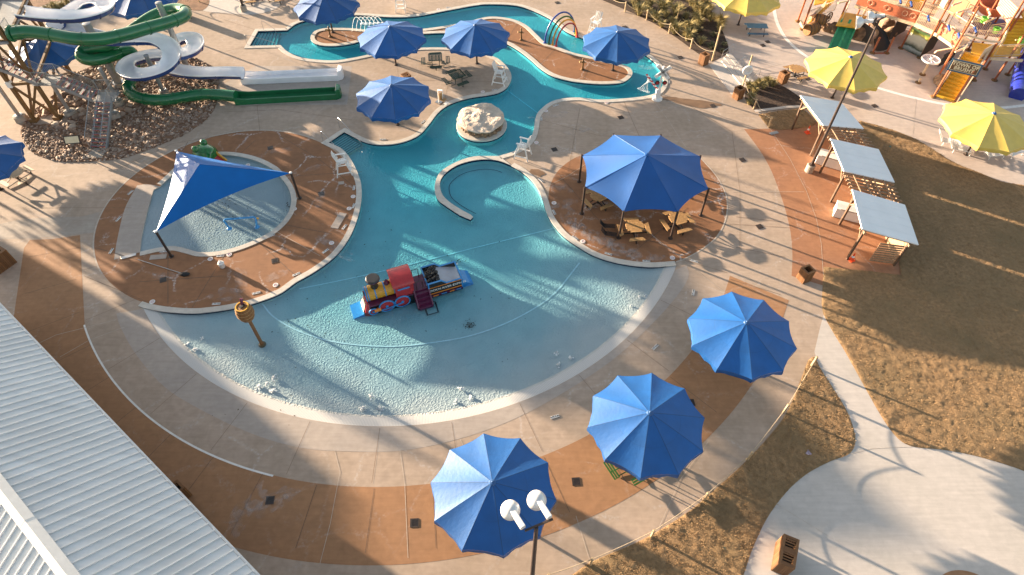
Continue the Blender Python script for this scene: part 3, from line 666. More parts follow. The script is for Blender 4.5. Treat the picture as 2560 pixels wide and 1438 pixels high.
stains('damp_stain','wetmat',.016,[(1740,258,2.0,.5,-12),(1672,246,.6,.25,0),(1345,432,.55,.38,-30)])
M['blue_p_cap']=mat('cap_grey_blue',(.03,.10,.26),.5,.1,5)
# ================================================================= umbrellas
def umbrella(nm,label,group,m,rim=2.9,apex=3.55,rimz=2.55,poly=10,pole=2.0):
    t=thing(nm,label,'umbrella',group=group)
    c=MB(); ring_=[]; nr,na=7,8
    for k in range(poly):
        for j in range(na):
            for i in range(1,nr+1):
                f=i/nr; u=j/na; a=2*PI*(k+u)/poly
                a0,a1=2*PI*k/poly,2*PI*(k+1)/poly
                p=Vector((math.cos(a0),math.sin(a0)))*(1-u)+Vector((math.cos(a1),math.sin(a1)))*u
                bow=4*u*(1-u); rr=rim*f*(1-.038*bow*f)
                sag=.045*bow*f*(1.0-.4*f)
                z=apex-(apex-rimz)*(f**1.04)-sag+.02*math.sin(PI*f)+.018*f*noise.noise(Vector((k*3.1+u*2.2,f*3.0,rim)))
                c.v.append(Vector((p.x*rr,p.y*rr,z)))
    nn=poly*na; c.v.append(Vector((0,0,apex))); top=len(c.v)-1
    for q in range(nn):
        b=((q+1)%nn)*nr; a=q*nr; c.f.append((top,a,b))
        for i in range(nr-1): c.f.append((a+i,a+i+1,b+i+1,b+i))
    can=c.build('canopy',m,t)
    for p in can.data.polygons: p.use_smooth=True
    try: can.data.set_sharp_from_angle(angle=R(9))
    except Exception: pass
    v=MB()
    for q in range(nn):
        e=c.v[q*nr+nr-1]; d=Vector((e.x,e.y,0)).normalized()
        wob=.025*math.sin(q*1.9); dr=.30+.05*math.cos(2*PI*(q%na)/na*2)
        v.v+=[e+d*.004,e+d*(.03+wob*.5)-Vector((0,0,dr*.55)),e+d*(.005+wob)-Vector((0,0,dr))]
    for q in range(nn):
        a,b=q*3,((q+1)%nn)*3
        for s in range(2): v.f.append((a+s,a+s+1,b+s+1,b+s))
    v.build('valance',m,t,True)
    MB().tube([(0,0,0),(0,0,apex-.05)],.075,10).build('pole',M['darksteel'],t,True)
    MB().lathe([(.17,0),(.17,.02),(.09,.05),(.08,.2)],14).build('base_plate',M['darksteel'],t)
    MB().lathe([(.16,-.03),(.13,.03),(.05,.05),(.035,.09),(.01,.11)],12,(0,0,apex)).build('finial',M['blue_p_cap'],t,True)
    return t
UB=umbrella('blue_umbrella','x','blue canopy umbrellas round the pool',M['blue'])
first=[True]
def put(px,top,rz,label,hz=None,sc=None):
    # pole foot found from where the canopy's peak shows
    p=at(px,top,3.55*(sc or 1)); 
    if first[0]: first[0]=False; UB.location=(p.x,p.y,0); UB.rotation_euler=(0,0,R(rz)); UB['label']=label; return UB
    return dup(UB,(p.x,p.y,0),R(rz),label,sc=sc)
put(1231,1206,28,'blue umbrella nearest the floodlight pole at the bottom of the photo')
put(1625,1032,5,'blue umbrella standing over the bright green picnic table')
put(1867,806,16,'blue umbrella at the square end of the brown band, farthest right of the blue ones')
put(978,213,28,'blue umbrella with a shadow across its left side, beside the long green run-out')
put(975,66,33,'blue umbrella on the river deck, left of the two dark green picnic tables')
put(1188,62,11,'blue umbrella on the river deck, right of the two dark green picnic tables')
put(1545,79,13,'blue umbrella on the round end of the brown river island')
put(810,-14,9,'blue umbrella on the small left lobe of the river island')
put(340,-40,14,'blue umbrella standing just behind the green tube slide',sc=1.15)
put(95,98,3,'blue umbrella seen through the timber legs of the slide tower')
put(-80,374,9,'blue umbrella cut off by the left edge of the photo above the dark table')
YB=umbrella('yellow_umbrella','yellow umbrella between the long lamp pole and the octagonal table','yellow canopy umbrellas by the play structure',M['yellow'],rim=3.1,apex=3.7,rimz=2.75)
p=at(2127,142,3.7); YB.location=(p.x,p.y,0); YB.rotation_euler=(0,0,R(12))
p=at(1874,-36,3.7); dup(YB,(p.x,p.y,0),R(5),'yellow umbrella over the blue picnic table, cut by the top of the photo')
p=at(2486,283,3.7); dup(YB,(p.x,p.y,0),R(20),'yellow umbrella shading the white loungers at the right edge')
# ================================================================= octagonal shade
def panel(m,a,b,c,n=10,sag=.25,bow=.10,edge_ab=True):
    """fabric triangle a,b (rim) to c (peak): rim edge pulled in, skin sagging"""
    k=len(m.v); idx={}
    ctr=(a+b+c)/3; inn=(c-(a+b)/2)
    for i in range(n+1):
        for j in range(n+1-i):
            u,v=i/n,j/n; w_=1-u-v; p=a*w_+b*u+c*v
            p=p+inn*(bow*4*u*w_*(1-v))-Vector((0,0,1))*sag*27*u*v*w_*.5
            idx[i,j]=len(m.v); m.v.append(p)
    for i in range(n):
        for j in range(n-i):
            m.f.append((idx[i,j],idx[i+1,j],idx[i,j+1]))
            if i+j<n-1: m.f.append((idx[i+1,j],idx[i+1,j+1],idx[i,j+1]))
hz=2.4
hx=[at(*p,hz) for p in [(1455,389),(1462,469),(1559,530),(1694,531),(1772,473),(1751,391),(1652,338.5),(1534,337)]]
hc=sum(hx,Vector())/8
ap=at(1616,391,4.15); ap=Vector((hc.x*.3+ap.x*.7,hc.y*.3+ap.y*.7,4.15))
T=thing('shade_canopy','large blue eight-sided shade on dark posts over the brown paved circle','shade canopy',(hc.x,hc.y,0))
for i in range(8):
    m=MB(); panel(m,hx[i],hx[(i+1)%8],ap,10,.16,.05); o=m.build('canopy_panel',M['bluedeep'],T,org=(hc.x,hc.y,0))
    for p in o.data.polygons: p.use_smooth=True
for i,q in enumerate(hx):
    f=Vector((q.x,q.y,0)); m=MB().tube([f,q+Vector((0,0,.06))],.075,10); m.lathe([(.16,0),(.16,.03),(.09,.05),(.08,.08)],12,f); m.build('post',M['darksteel'],T,True,org=(hc.x,hc.y,0))
    MB().tube([q+Vector((0,0,.03)),q.lerp(ap,.5)+Vector((0,0,.0)),ap],.010,5).build('ridge_seam',M['bluedeep'],T,org=(hc.x,hc.y,0))
MB().lathe([(.16,0),(.15,.05),(.03,.09)],12,ap).build('peak_cap',M['bluedeep'],T,True,org=(hc.x,hc.y,0))
# ================================================================= three-cornered sail
sz=2.3
c1,c2,c3=at(441,378,sz),at(727,433,sz),at(390,580,sz); sap=at(499,411,4.0); sc_=(c1+c2+c3)/3
sap=Vector((sc_.x*.15+sap.x*.85,sc_.y*.15+sap.y*.85,4.0))
T=thing('shade_sail','blue three-cornered peaked shade sail over the wading pool','shade sail',(sc_.x,sc_.y,0))
for a,b in ((c1,c2),(c2,c3),(c3,c1)):
    m=MB(); panel(m,a,b,sap,12,.12,.10); o=m.build('sail_panel',M['sail'],T,org=(sc_.x,sc_.y,0))
    for p in o.data.polygons: p.use_smooth=True
for q in (c1,c2,c3):
    f=Vector((q.x,q.y,0)); m=MB().tube([f,q+Vector((0,0,.05))],.085,10); m.lathe([(.17,0),(.17,.03),(.1,.05)],12,f); m.build('post',M['darksteel'],T,True,org=(sc_.x,sc_.y,0))
    MB().lathe([(.1,0),(.1,.05),(.03,.08)],10,q+Vector((0,0,.02))).build('corner_bracket',M['whiteplastic'],T,org=(sc_.x,sc_.y,0))
    MB().tube([q,q.lerp(sap,.5),sap],.012,5).build('ridge_seam',M['bluedeep'],T,org=(sc_.x,sc_.y,0))
# ================================================================= cabanas
cab=[('white-roofed cabana farthest from the camera, beside the planting bed',[(2000.8,238),(2101.6,254),(2159.7,321.7),(2058,313)],[(1980,337),(2014.7,391)]),
     ('middle white-roofed cabana, behind the long lamp pole',[(2076,346),(2196.6,373),(2237,455.6),(2110,427.7)],[(2049.5,448.6),(2068.6,511)]),
     ('white-roofed cabana nearest the camera, at the corner of the dry lawn',[(2130.5,473),(2262.6,512),(2297,612),(2155.5,572)],[(2091,579),(2108.6,652)])]
ZF,ZB=2.95,2.25
CB=[]
for lab,q,posts in cab:
    a,b,c,d=at(*q[0],ZF),at(*q[1],ZB),at(*q[2],ZB),at(*q[3],ZF)
    base=(a+b+c+d)/4; base.z=0
    t=thing('cabana',lab,'cabana',base,group='white-roofed cabanas beside the lawn')
    up=(b-a).cross(d-a).normalized(); up=up if up.z>0 else -up
    def slab(p4,th,m_,nm):
        k=MB(); k.add([p for p in p4]+[p-up*th for p in p4],[(0,1,2,3),(7,6,5,4),(0,4,5,1),(1,5,6,2),(2,6,7,3),(3,7,4,0)]); return k.build(nm,m_,t,org=base)
    slab([a,b,c,d],.07,M['cabroof'],'roof')
    rb=MB()
    for k in range(1,5):
        rb.bar(a.lerp(d,k/5)+up*.004,b.lerp(c,k/5)+up*.004,.02,.008)
    rb.build('roof_rib',M['cabroof'],t,org=base)
    fm=MB()
    for k in (.06,.94): fm.bar(a.lerp(d,k)-up*.16,b.lerp(c,k)-up*.16,.09,.17)
    fm.build('rafter',M['timber'],t,org=base)
    fm=MB()
    for k in (.1,.9): fm.bar(a.lerp(b,k)-up*.3,d.lerp(c,k)-up*.3,.1,.2)
    fm.build('roof_beam',M['timber'],t,org=base)
    P=[]
    for u,vv in ((.1,.06),(.1,.94),(.9,.06),(.9,.94)):
        tp=a.lerp(d,vv).lerp(b.lerp(c,vv),u)-up*.32; P.append(tp)
        k=MB().bar((tp.x,tp.y,0),tp,.13); k.build('post',M['darktimber'],t,org=base)
        br=MB(); dv=(d-a).normalized()*(1 if vv<.5 else -1); br.bar(tp-Vector((0,0,.75)),tp+dv*.7-up*.0,.08); br.build('brace',M['timber'],t,org=base)
    # slatted back screen
    sc2=MB(); p0,p1=Vector((P[2].x,P[2].y,0)),Vector((P[3].x,P[3].y,0)); dv=(p1-p0)
    for k in range(11):
        sc2.bar(p0+dv*.03+Vector((0,0,.10+.17*k)),p0+dv*.97+Vector((0,0,.10+.17*k)),.03,.166)
    sc2.build('slat_screen',M['timber'],t,org=base)
    CB.append((t,a,b,c,d))
    # slatted side screen
    s3=MB(); p0,p1=Vector((P[3].x,P[3].y,0)),Vector((P[1].x,P[1].y,0)).lerp(Vector((P[3].x,P[3].y,0)),.45); dv=p1-p0
    for k in range(9): s3.bar(p0+dv*.08+Vector((0,0,.2+.19*k)),p1+Vector((0,0,.2+.19*k)),.03,.13)
    s3.build('side_screen',M['timber'],t,org=base)
for i,lab in ((0,'timber pergola joining the far and middle cabanas'),(1,'timber pergola joining the middle and near cabanas')):
    _,a,b,c,d=CB[i]; _,a2,b2,c2_,d2=CB[i+1]
    base=(c+d+a2+b2)/4; base.z=0
    t=thing('pergola',lab,'pergola',base,group='pergolas between the cabanas')
    dz=Vector((0,0,-.30))
    for k in (.1,.55,.9):
        MB().bar(d.lerp(c,k)+dz,a2.lerp(b2,k)+dz,.08,.16).build('beam',M['timber'],t,org=base)
    for k in range(6):
        u=.04+.92*k/5; MB().bar(d.lerp(a2,u)+dz*.4+Vector((0,0,-.05)),(c.lerp(b2,u))+dz*.4+Vector((0,0,-.05)),.06,.14).build('rafter',M['timber'],t,org=base)
    for k,u in enumerate((.15,.38,.62,.85)):
        s=d.lerp(a2,u)+dz*.4+Vector((0,0,.08)); e=c.lerp(b2,u)
        MB().bar(d.lerp(c,.18+.2*k)+dz*.2,a2.lerp(b2,.18+.2*k)+dz*.2,.05,.07).build('slat',M['timber'],t,org=base)
    # back plank panel
    m=MB(); p0,p1=Vector((c.x,c.y,0)),Vector((b2.x,b2.y,0)); dv=p1-p0
    for k in range(10): m.bar(p0+dv*.02+Vector((0,0,.1+.18*k)),p1-dv*.02+Vector((0,0,.1+.18*k)),.03,.176)
    m.build('plank_panel',M['timber'],t,org=base)
for (px,py),lab,rz in (((2052,412),'white storage box under the middle cabana beside the lamp pole',-28),((2098,545),'white storage box between the middle and near cabanas',-22)):
    p=at(px,py); t=thing('storage_box',lab,'storage box',p,R(rz),'white storage boxes by the cabanas')
    MB().box((.5,.35,.38),(1.9,.85,.72)).build('body',M['whiteplastic'],t,bevel=.02); MB().box((.5,.35,.775),(1.96,.92,.07)).build('lid',M['whiteplastic'],t,bevel=.02)
    MB().bar((-.2,-.1,.82),(1.25,-.1,.82),.06,.03).build('hinge_bar',M['steel'],t)
for (px,py),lab in (((2018,332),'orange traffic cone under the farthest cabana'),((2128,650),'orange traffic cone at the foot of the nearest cabana')):
    t=thing('traffic_cone',lab,'traffic cone',at(px,py),R(20),'orange cones by the cabanas')
    MB().lathe([(.15,.03),(.10,.28)],14).build('lower_cone',M['cone'],t,True); MB().lathe([(.10,.28),(.07,.42)],14).build('white_band',M['white'],t,True)
    MB().lathe([(.07,.42),(.03,.64)],14).build('tip',M['cone'],t,True); MB().box((0,0,.015),(.38,.38,.03)).build('base',M['cone'],t)
# ================================================================= text
TXT={}
def text_mb(s,size,space=1.0,bold=.0):
    cu=bpy.data.curves.new('lettering','FONT'); cu.body=s; cu.size=size; cu.align_x='CENTER'; cu.align_y='CENTER'; cu.extrude=.004; cu.space_line=.85; cu.space_character=space; cu.offset=bold; cu.resolution_u=3
    o=bpy.data.objects.new('lettering',cu); COL.objects.link(o); dg=bpy.context.evaluated_depsgraph_get(); dg.update()
    me=o.evaluated_get(dg).to_mesh(); m=MB(); m.add([v.co.copy() for v in me.vertices],[tuple(p.vertices) for p in me.polygons])
    bpy.data.objects.remove(o); bpy.data.curves.remove(cu); return m
def text(s,size,name,mat_,parent,M4,space=1.0,bold=.0):
    m=text_mb(s,size,space,bold); m.v=[M4@v for v in m.v]; return m.build(name,mat_,parent)
# ================================================================= play train
f0,f1=at(922,786,.0),at(1163,714,.0)
d=(f1-f0); TL=d.length; ang_=math.atan2(d.y,d.x)
nrm=Vector((-math.sin(ang_),math.cos(ang_),0))
t=thing('play_train','red, yellow and black toy steam train with coal tender standing in the shallow pool','play train',(f0+f1)/2+nrm*.75+Vector((0,0,-.1)),ang_)
k=TL/6.3
def X(x): return x*k
b=MB(); b.prism([(X(-3.0),-.62),(X(-.1),-.62),(X(-.1),.62),(X(-3.0),.62)],-.3,.62); b.build('engine_frame',M['blk_p'],t,bevel=.02)
MB().box((X(-1.55),0,.66),(X(2.9),1.42,.09)).build('running_board',M['maroon'],t,bevel=.02)
Mx=Matrix.Rotation(PI/2,3,'Y')
MB().lathe([(.47,0),(.47,X(1.75))],28,(X(-2.95),0,1.12),M=Mx).build('boiler',M['yel_p'],t,True)
for x in (-2.9,-2.45,-1.85,-1.3):
    MB().lathe([(.485,0),(.485,.07)],28,(X(x),0,1.12),M=Mx).build('boiler_band',M['blu_p'],t,True)
MB().lathe([(.49,-.06),(.49,0),(.40,.02)],28,(X(-2.97),0,1.12),M=Mx).build('smokebox_front',M['blu_p'],t,True)
MB().lathe([(.17,-.16),(.17,-.05)],16,(X(-2.97),0,1.2),M=Mx).build('headlamp',M['maroon'],t,True)
MB().lathe([(.24,1.5),(.22,1.75),(.26,1.95),(.38,2.12),(.42,2.2),(.42,2.3),(.36,2.36),(.05,2.36)],20,(X(-2.35),0,0)).build('smokestack',M['blk_p'],t,True)
MB().lathe([(.405,2.17),(.43,2.24),(.405,2.31)],20,(X(-2.35),0,0)).build('smokestack_rim',M['maroon'],t,True)
MB().lathe([(.19,1.52),(.19,1.6),(.12,1.74),(.02,1.9)],16,(X(-1.6),0,0)).build('steam_dome',M['maroon'],t,True)
# pilot
pil=[(X(-3.45),-.55,-.3),(X(-3.0),-.7,-.3),(X(-3.0),.7,-.3),(X(-3.45),.55,-.3),(X(-3.12),-.42,.62),(X(-2.9),-.62,.62),(X(-2.9),.62,.62),(X(-3.12),.42,.62)]
MB().add(pil,[(3,2,1,0),(4,5,6,7),(0,1,5,4),(1,2,6,5),(2,3,7,6),(3,0,4,7)]).build('pilot',M['red_p'],t,bevel=.04)
MB().add([(X(-3.43),-.40,-.12),(X(-3.43),.40,-.12),(X(-3.16),.30,.56),(X(-3.16),-.30,.56),(X(-3.46),-.40,-.12),(X(-3.46),.40,-.12),(X(-3.19),.30,.56),(X(-3.19),-.30,.56)],[(4,5,6,7),(0,1,2,3),(0,1,5,4),(1,2,6,5),(2,3,7,6),(3,0,4,7)]).build('pilot_panel',M['cream'],t)
# cab
MB().prism([(X(-1.25),-.66),(X(-.1),-.66),(X(-.1),.66),(X(-1.25),.66)],.70,1.78).build('cab',M['red_p'],t,bevel=.03)
cr=MB(); n=12; pr=[]
for i in range(n+1):
    a=PI*(i/n); pr.append((-.80*math.cos(a),1.76+.34*math.sin(a)))
k0=len(cr.v)
for x in (X(-1.38),X(-.02)):
    for y,z in pr: cr.v.append(Vector((x,y,z)))
for i in range(n): cr.f.append((i,i+1,n+2+i,n+1+i))
cr.f.append(tuple(range(n+1))); cr.f.append(tuple(reversed(range(n+1,2*n+2)))); cr.f.append((0,n+1,2*n+1,n))
cr.build('cab_roof',M['red_p'],t,True)
for s in (-1,1):
    MB().box((X(-.72),s*.672,1.40),(X(.75),.03,.12)).build('window_bar',M['blu_p'],t)
    for x,r in ((-2.82,.25),(-1.95,.46),(-.95,.46)):
        z=-.02+r*.75; Mw=Matrix.Rotation(PI/2,3,'X')
        wl=MB().lathe([(r-.06,-.05),(r-.06,.05)],26,(X(x),s*.68,z),M=Mw).build('wheel',M['red_p'],t,True)
        MB().tube([(X(x)+r*math.cos(2*PI*i/26),s*.72,z+r*math.sin(2*PI*i/26)) for i in range(26)],.05,6,closed=True).build('tyre',M['blu_p'],wl,True)
        MB().lathe([(.09,-.07),(.09,.07)],14,(X(x),s*.70,z),M=Mw).build('hub',M['blu_p'],wl,True)
    MB().bar((X(-2.5),s*.80,.20),(X(-1.95),s*.80,.18),.05,.06).build('piston_rod',M['blu_p'],t)
    MB().bar((X(-1.95),s*.80,.18),(X(-.9),s*.80,.32),.05,.07).build('coupling_rod',M['blu_p'],t)
    MB().lathe([(.12,-.2),(.12,.2)],14,(X(-2.55),s*.74,.26),M=Mx).build('cylinder',M['ora_p'],t,True)
# side stair
ss=MB(); 
for i in range(4): ss.box((X(.32),-.72-.22*i,(.66-.2*i)/2-.05),(X(.85),.22,.66-.2*i+.1))
ss.build('side_stair',M['maroon'],t); ss=MB()
for sx in (-.14,.78): ss.prism([(-.6,-.15),(-1.42,-.15),(-1.42,.1),(-.62,1.0)],0,.09,M=Matrix(((0,0,1),(1,0,0),(0,1,0))),c=(X(sx)-.04,0,0))
ss.build('stair_side',M['maroon'],t,bevel=.02)
MB().box((X(.32),0,.3),(X(.9),1.2,.9)).build('footplate',M['maroon'],t)
for y in (-.5,.5): MB().tube([(X(.1),y,.75),(X(.1),y,1.45),(X(.5),y,1.45),(X(.5),y,.75)],.025,6).build('grab_rail',M['darksteel'],t,True)
# tender
td=[(X(.75),0),(X(3.0),0),(X(3.0),.95),(X(1.95),.95),(X(1.65),1.28),(X(.75),1.28)]
My=Matrix(((1,0,0),(0,0,1),(0,1,0)))
for s in (-1,1):
    y0_=-.75 if s<0 else .69
    MB().prism([(x,z-.1) for x,z in td],y0_,y0_+.06,M=My).build('tender_side',M['blk_p'],t)
    q=[(X(.75),1.28),(X(1.65),1.28),(X(1.95),.95),(X(3.0),.95)]
    MB().tube([(x,s*.72,z-.08) for x,z in q],.055,6).build('tender_edge',M['blu_p'],t)
    MB().bar((X(.8),s*.765,.25),(X(2.98),s*.765,.25),.02,.07).build('tender_stripe',M['ora_p'],t)
    MB().bar((X(.8),s*.765,.80),(X(2.98),s*.765,.80),.02,.05).build('tender_stripe',M['ora_p'],t)
    MB().bar((X(.85),s*.76,.0),(X(2.98),s*.76,.0),.05,.22).build('tender_frame',M['maroon'],t)
    for q_,(xa,xb) in enumerate(((1.0,1.35),(1.55,1.9),(2.1,2.4),(2.55,2.85))): MB().bar((X(xa),s*.79,.03),(X(xb),s*.79,.03),.03,.08).build('spring',M['ora_p'] if q_%2==0 else M['blu_p'],t)
    MB().bar((X(.8),s*.765,.22),(X(.8),s*.765,1.18),.03,.08).build('tender_edge',M['blu_p'],t); MB().bar((X(2.97),s*.765,.0),(X(2.97),s*.765,.88),.03,.08).build('tender_edge',M['blu_p'],t)
MB().box((X(.78),0,.55),(.06,1.38,1.2)).build('tender_front',M['blu_p'],t); MB().box((X(1.9),0,-.02),(X(2.2),1.38,.25)).build('tender_floor',M['blk_p'],t)
MB().add([(X(1.62),-.69,.95),(X(1.62),.69,.95),(X(3.0),.69,.42),(X(3.0),-.69,.42),(X(1.62),-.69,.12),(X(1.62),.69,.12),(X(3.0),.69,.12),(X(3.0),-.69,.12)],[(0,1,2,3),(0,4,5,1),(1,5,6,2),(2,6,7,3),(3,7,4,0)]).build('slide_chute',M['grey_p'],t)
MB().bar((X(2.98),-.7,.88),(X(2.98),.7,.88),.09,.1).build('tender_edge',M['blu_p'],t)
c=MB(); c.box((X(1.2),0,.72),(X(.8),1.34,.7))
for i in range(70): c.blob((X(.84+.76*rng.random()),-.6+1.2*rng.random(),1.06+.14*rng.random()),.07+.06*rng.random(),i,.3,1)
c.build('coal_load',M['coal'],t)
for s,x0_,x1_,z0_,z1_ in ((1,3.02,3.75,.42,-.12),(-1,-3.40,-4.1,.0,-.14)):
    c=MB(); nseg=8
    for i in range(nseg+1):
        u=i/nseg; x=X(x0_+(x1_-x0_)*u); z=z0_+(z1_-z0_)*(u**.7)
        c.v+=[Vector((x,-.55,z)),Vector((x,.55,z)),Vector((x,.55,-.32)),Vector((x,-.55,-.32))]
    for i in range(nseg):
        for j in range(4): c.f.append((4*i+j,4*i+(j+1)%4,4*i+4+(j+1)%4,4*i+4+j))
    c.f.append((0,1,2,3)); c.f.append((4*nseg+3,4*nseg+2,4*nseg+1,4*nseg)); c.build('slide_lip',M['blu_p'],t,True)
Mt=Matrix(((1,0,0,X(1.95)),(0,0,-1,-.768),(0,1,0,.53),(0,0,0,1)))
text("ROCK'N RIVER EXPRESS",.235,'lettering',M['white'],t,Mt,1.0,.004)
Mt=Matrix(((-1,0,0,X(1.95)),(0,0,1,.768),(0,1,0,.53),(0,0,0,1)))
text("ROCK'N RIVER EXPRESS",.235,'lettering',M['white'],t,Mt,1.0,.004)
# rubber mat outline on the pool floor by the stair
q=[at2(*p) for p in [(1057,752),(1087,749),(1095,775),(1068,783)]]
MB().strip(q,.09,-.215,closed=True).flat('mat_outline',M['blk_p'])
# ================================================================= barrel fountain
p=at(656,862,-.2); t=thing('barrel_fountain','wooden barrel spout on a tall brown pole standing in the shallow pool','fountain',(p.x,p.y,-.2),R(-40))
MB().tube([(0,0,0),(0,0,2.7)],.10,12).build('pole',M['wood'],t,True); MB().lathe([(.22,0),(.22,.06),(.12,.12)],14).build('base_flange',M['brownsteel'],t)
MB().lathe([(.34,2.65),(.42,2.85),(.47,3.15),(.45,3.4),(.36,3.68)],22).build('barrel',M['yel_p'] if False else M['rust'],t,True)
for r,z in ((.40,2.78),(.472,3.04),(.472,3.28),(.42,3.5)): MB().lathe([(r,z),(r+.010,z+.015),(r,z+.03)],22).build('hoop',M['tan'],t,True)
MB().lathe([(.02,3.655),(.29,3.655),(.29,3.665)],22).build('barrel_lid',M['tan'],t)
MB().lathe([(.35,3.66),(.36,3.7),(.30,3.70),(.29,3.62)],22).build('barrel_rim',M['yellowpl'],t,True)
MB().box((0,.02,3.70),(.16,.30,.05)).build('hatch',M['black'],t)
MB().tube([(-.1,.1,3.66),(-.16,.16,3.88),(-.2,.22,3.98)],.085,8).build('spout',M['maroon'],t,True)
# ================================================================= rock on plinth
t=thing('rock_island','pale flat limestone boulder on a stone plinth in the middle of the pool','boulder',(RC.x,RC.y,0))
MB().lathe([(1.97,-.03),(1.99,.06),(1.93,.08),(1.40,.09)],48).build('plinth_rim',M['coping'],t)
m=MB(); m.lathe([(1.52,.0),(1.54,.3),(1.56,.5)],30)
for i in range(170):
    a=2*PI*rng.random(); z=.12+.32*rng.random(); m.blob((1.58*math.cos(a),1.58*math.sin(a),z),(.12,.12,.085),i,.25,1)
m.build('stone_base',M['stonewall'],t)
m=MB(); NR,NA=26,72
for i in range(NR+1):
    for j in range(NA):
        a=2*PI*j/NA; f=i/NR; rim=1.88*(1+.10*noise.noise(Vector((math.cos(a)*1.3,math.sin(a)*1.3,3)))+.05*noise.noise(Vector((math.cos(a)*4,math.sin(a)*4,8))))
        g=min(1,f/.86); r=rim*g; x,y=r*math.cos(a),r*math.sin(a)
        if f<=.86: z=.80-.12*g**3+.10*noise.noise(Vector((x*.8,y*.8,4)))+.09*max(0,.28-abs(noise.noise(Vector((x*1.1,y*1.1,1)))))+.04*abs(noise.noise(Vector((x*3.5,y*3.5,2))))+.03*noise.noise(Vector((x*9,y*9,2)))+(.045 if noise.noise(Vector((x*1.3+3,y*1.3,7)))>.12 else 0)
        else: u=(f-.86)/.14; z=.68-.20*u; x*=1-.16*u*u; y*=1-.16*u*u
        m.v.append(Vector((x-.06,y+.14,z)))
for i in range(NR):
    for j in range(NA): m.f.append((i*NA+j,(i+1)*NA+j,(i+1)*NA+(j+1)%NA,i*NA+(j+1)%NA))
m.f.append(tuple(NR*NA+j for j in reversed(range(NA))))
m.build('boulder',M['lime_rock'],t,True)
# ================================================================= water slides
def P3(l): return [at(x,y,z) for x,y,z in l]
gpath=smooth(P3([(30,84,7.2),(70,80,7.1),(130,87,6.9),(190,97,6.7),(250,98,6.4),(310,87,6.1),(370,70,5.8),(425,55,5.5),(458,42,5.3),(464,30,5.15),(445,23,5.0),(412,29,4.8),(378,44,4.55),(345,66,4.25),(310,92,3.95),(270,112,3.75),(232,120,3.6),(208,128,3.45),(205,143,3.3),(228,150,3.1),(268,144,2.9),(305,131,2.7),(328,130,2.45),(333,146,2.1),(332,170,1.75),(326,200,1.35),(322,222,1.1),(333,238,.95),(365,248,.85),(405,250,.78),(450,244,.72),(500,237,.66),(545,237,.6),(590,241,.55)]),7,False)
b0=at(330,200,0)
T=thing('tube_slide','closed green tube slide winding from the tower down to the green run-out','water slide',b0)
MB().tube(gpath,.46,18,cap=True).build('tube',M['greenslide'],T,True,org=b0)
# flanges
ln=0;last=-9; 
for i in range(3,len(gpath)-3):
    ln+=(gpath[i]-gpath[i-1]).length
    if ln-last>2.1:
        last=ln; dd=(gpath[i+1]-gpath[i-1]).normalized()
        MB().tube([gpath[i]-dd*.035,gpath[i]+dd*.035],.505,18).build('flange',M['greenslide'],T,org=b0)
m=MB(); e=gpath[0]; m.lathe([(.55,-.1),(.58,.0),(.50,.1)],16,e,M=Matrix.Rotation(PI/2,3,'Y')).build('entry_collar',M['greenslide'],T,org=b0)
m=MB(); e=at(38,78,7.0)
for s in (-1,1): m.bar(e+Vector((-.8,s*.55,-.1)),e+Vector((.35,s*.55,-.1)),.07,.5)
m.bar(e+Vector((-.8,0,-.36)),e+Vector((.3,0,-.36)),1.1,.08); m.build('entry_tub',M['greenslide'],T,org=b0)
# open flume
def trough(path,w,dp,th=.05,n=10):
    inn,out=MB(),MB(); N_=len(path)
    for i,p in enumerate(path):
        d=path[min(i+1,N_-1)]-path[max(i-1,0)]; d.z=0; d.normalize(); sd_=Vector((-d.y,d.x,0))
        for j in range(n+1):
            a=PI*j/n; c_,s_=math.cos(a),math.sin(a)
            inn.v.append(p+sd_*(w*c_)+Vector((0,0,dp-dp*s_**.7)))
            out.v.append(p+sd_*((w+th)*c_)+Vector((0,0,dp-.004-(dp+th)*s_**.7)))
    for m_ in (inn,out):
        for i in range(N_-1):
            for j in range(n): a=i*(n+1)+j; m_.f.append((a,a+1,a+n+2,a+n+1))
    rim=MB()
    for j,sg in ((0,1),(n,-1)):
        rim.tube([inn.v[i*(n+1)+j].lerp(out.v[i*(n+1)+j],.5) for i in range(N_)],.05,6)
    return inn,out,rim
wpath=smooth(P3([(58,42,6.9),(100,48,6.75),(150,52,6.55),(200,52,6.35),(243,44,6.15),(268,32,6.0),(268,18,5.85),(243,13,5.7),(212,20,5.5),(182,38,5.25),(150,62,4.95),(150,76,4.7),(185,84,4.5),(230,98,4.25),(285,110,4.05),(345,108,3.85),(395,110,3.65),(428,128,3.45),(434,155,3.25),(415,180,3.05),(375,195,2.85),(338,196,2.68),(320,183,2.55),(330,165,2.4),(365,152,2.25),(405,147,2.1),(445,147,1.98),(480,138,1.86),(494,122,1.76),(487,107,1.66),(463,105,1.56),(440,115,1.46),(420,135,1.32),(415,160,1.15),(430,180,1.0),(470,190,.9),(520,193,.8),(565,192,.7),(610,193,.62)]),7,False)
T2=thing('open_flume','open white flume with dark blue outside curling twice beside the green tube','water slide',b0)
i_,o_,r_=trough(wpath,.64,.50)
i_.build('flume_liner',M['whiteslide'],T2,True,org=b0); o_.build('flume_shell',M['blueslide'],T2,True,org=b0); r_.build('flume_rim',M['whiteslide'],T2,True,org=b0)
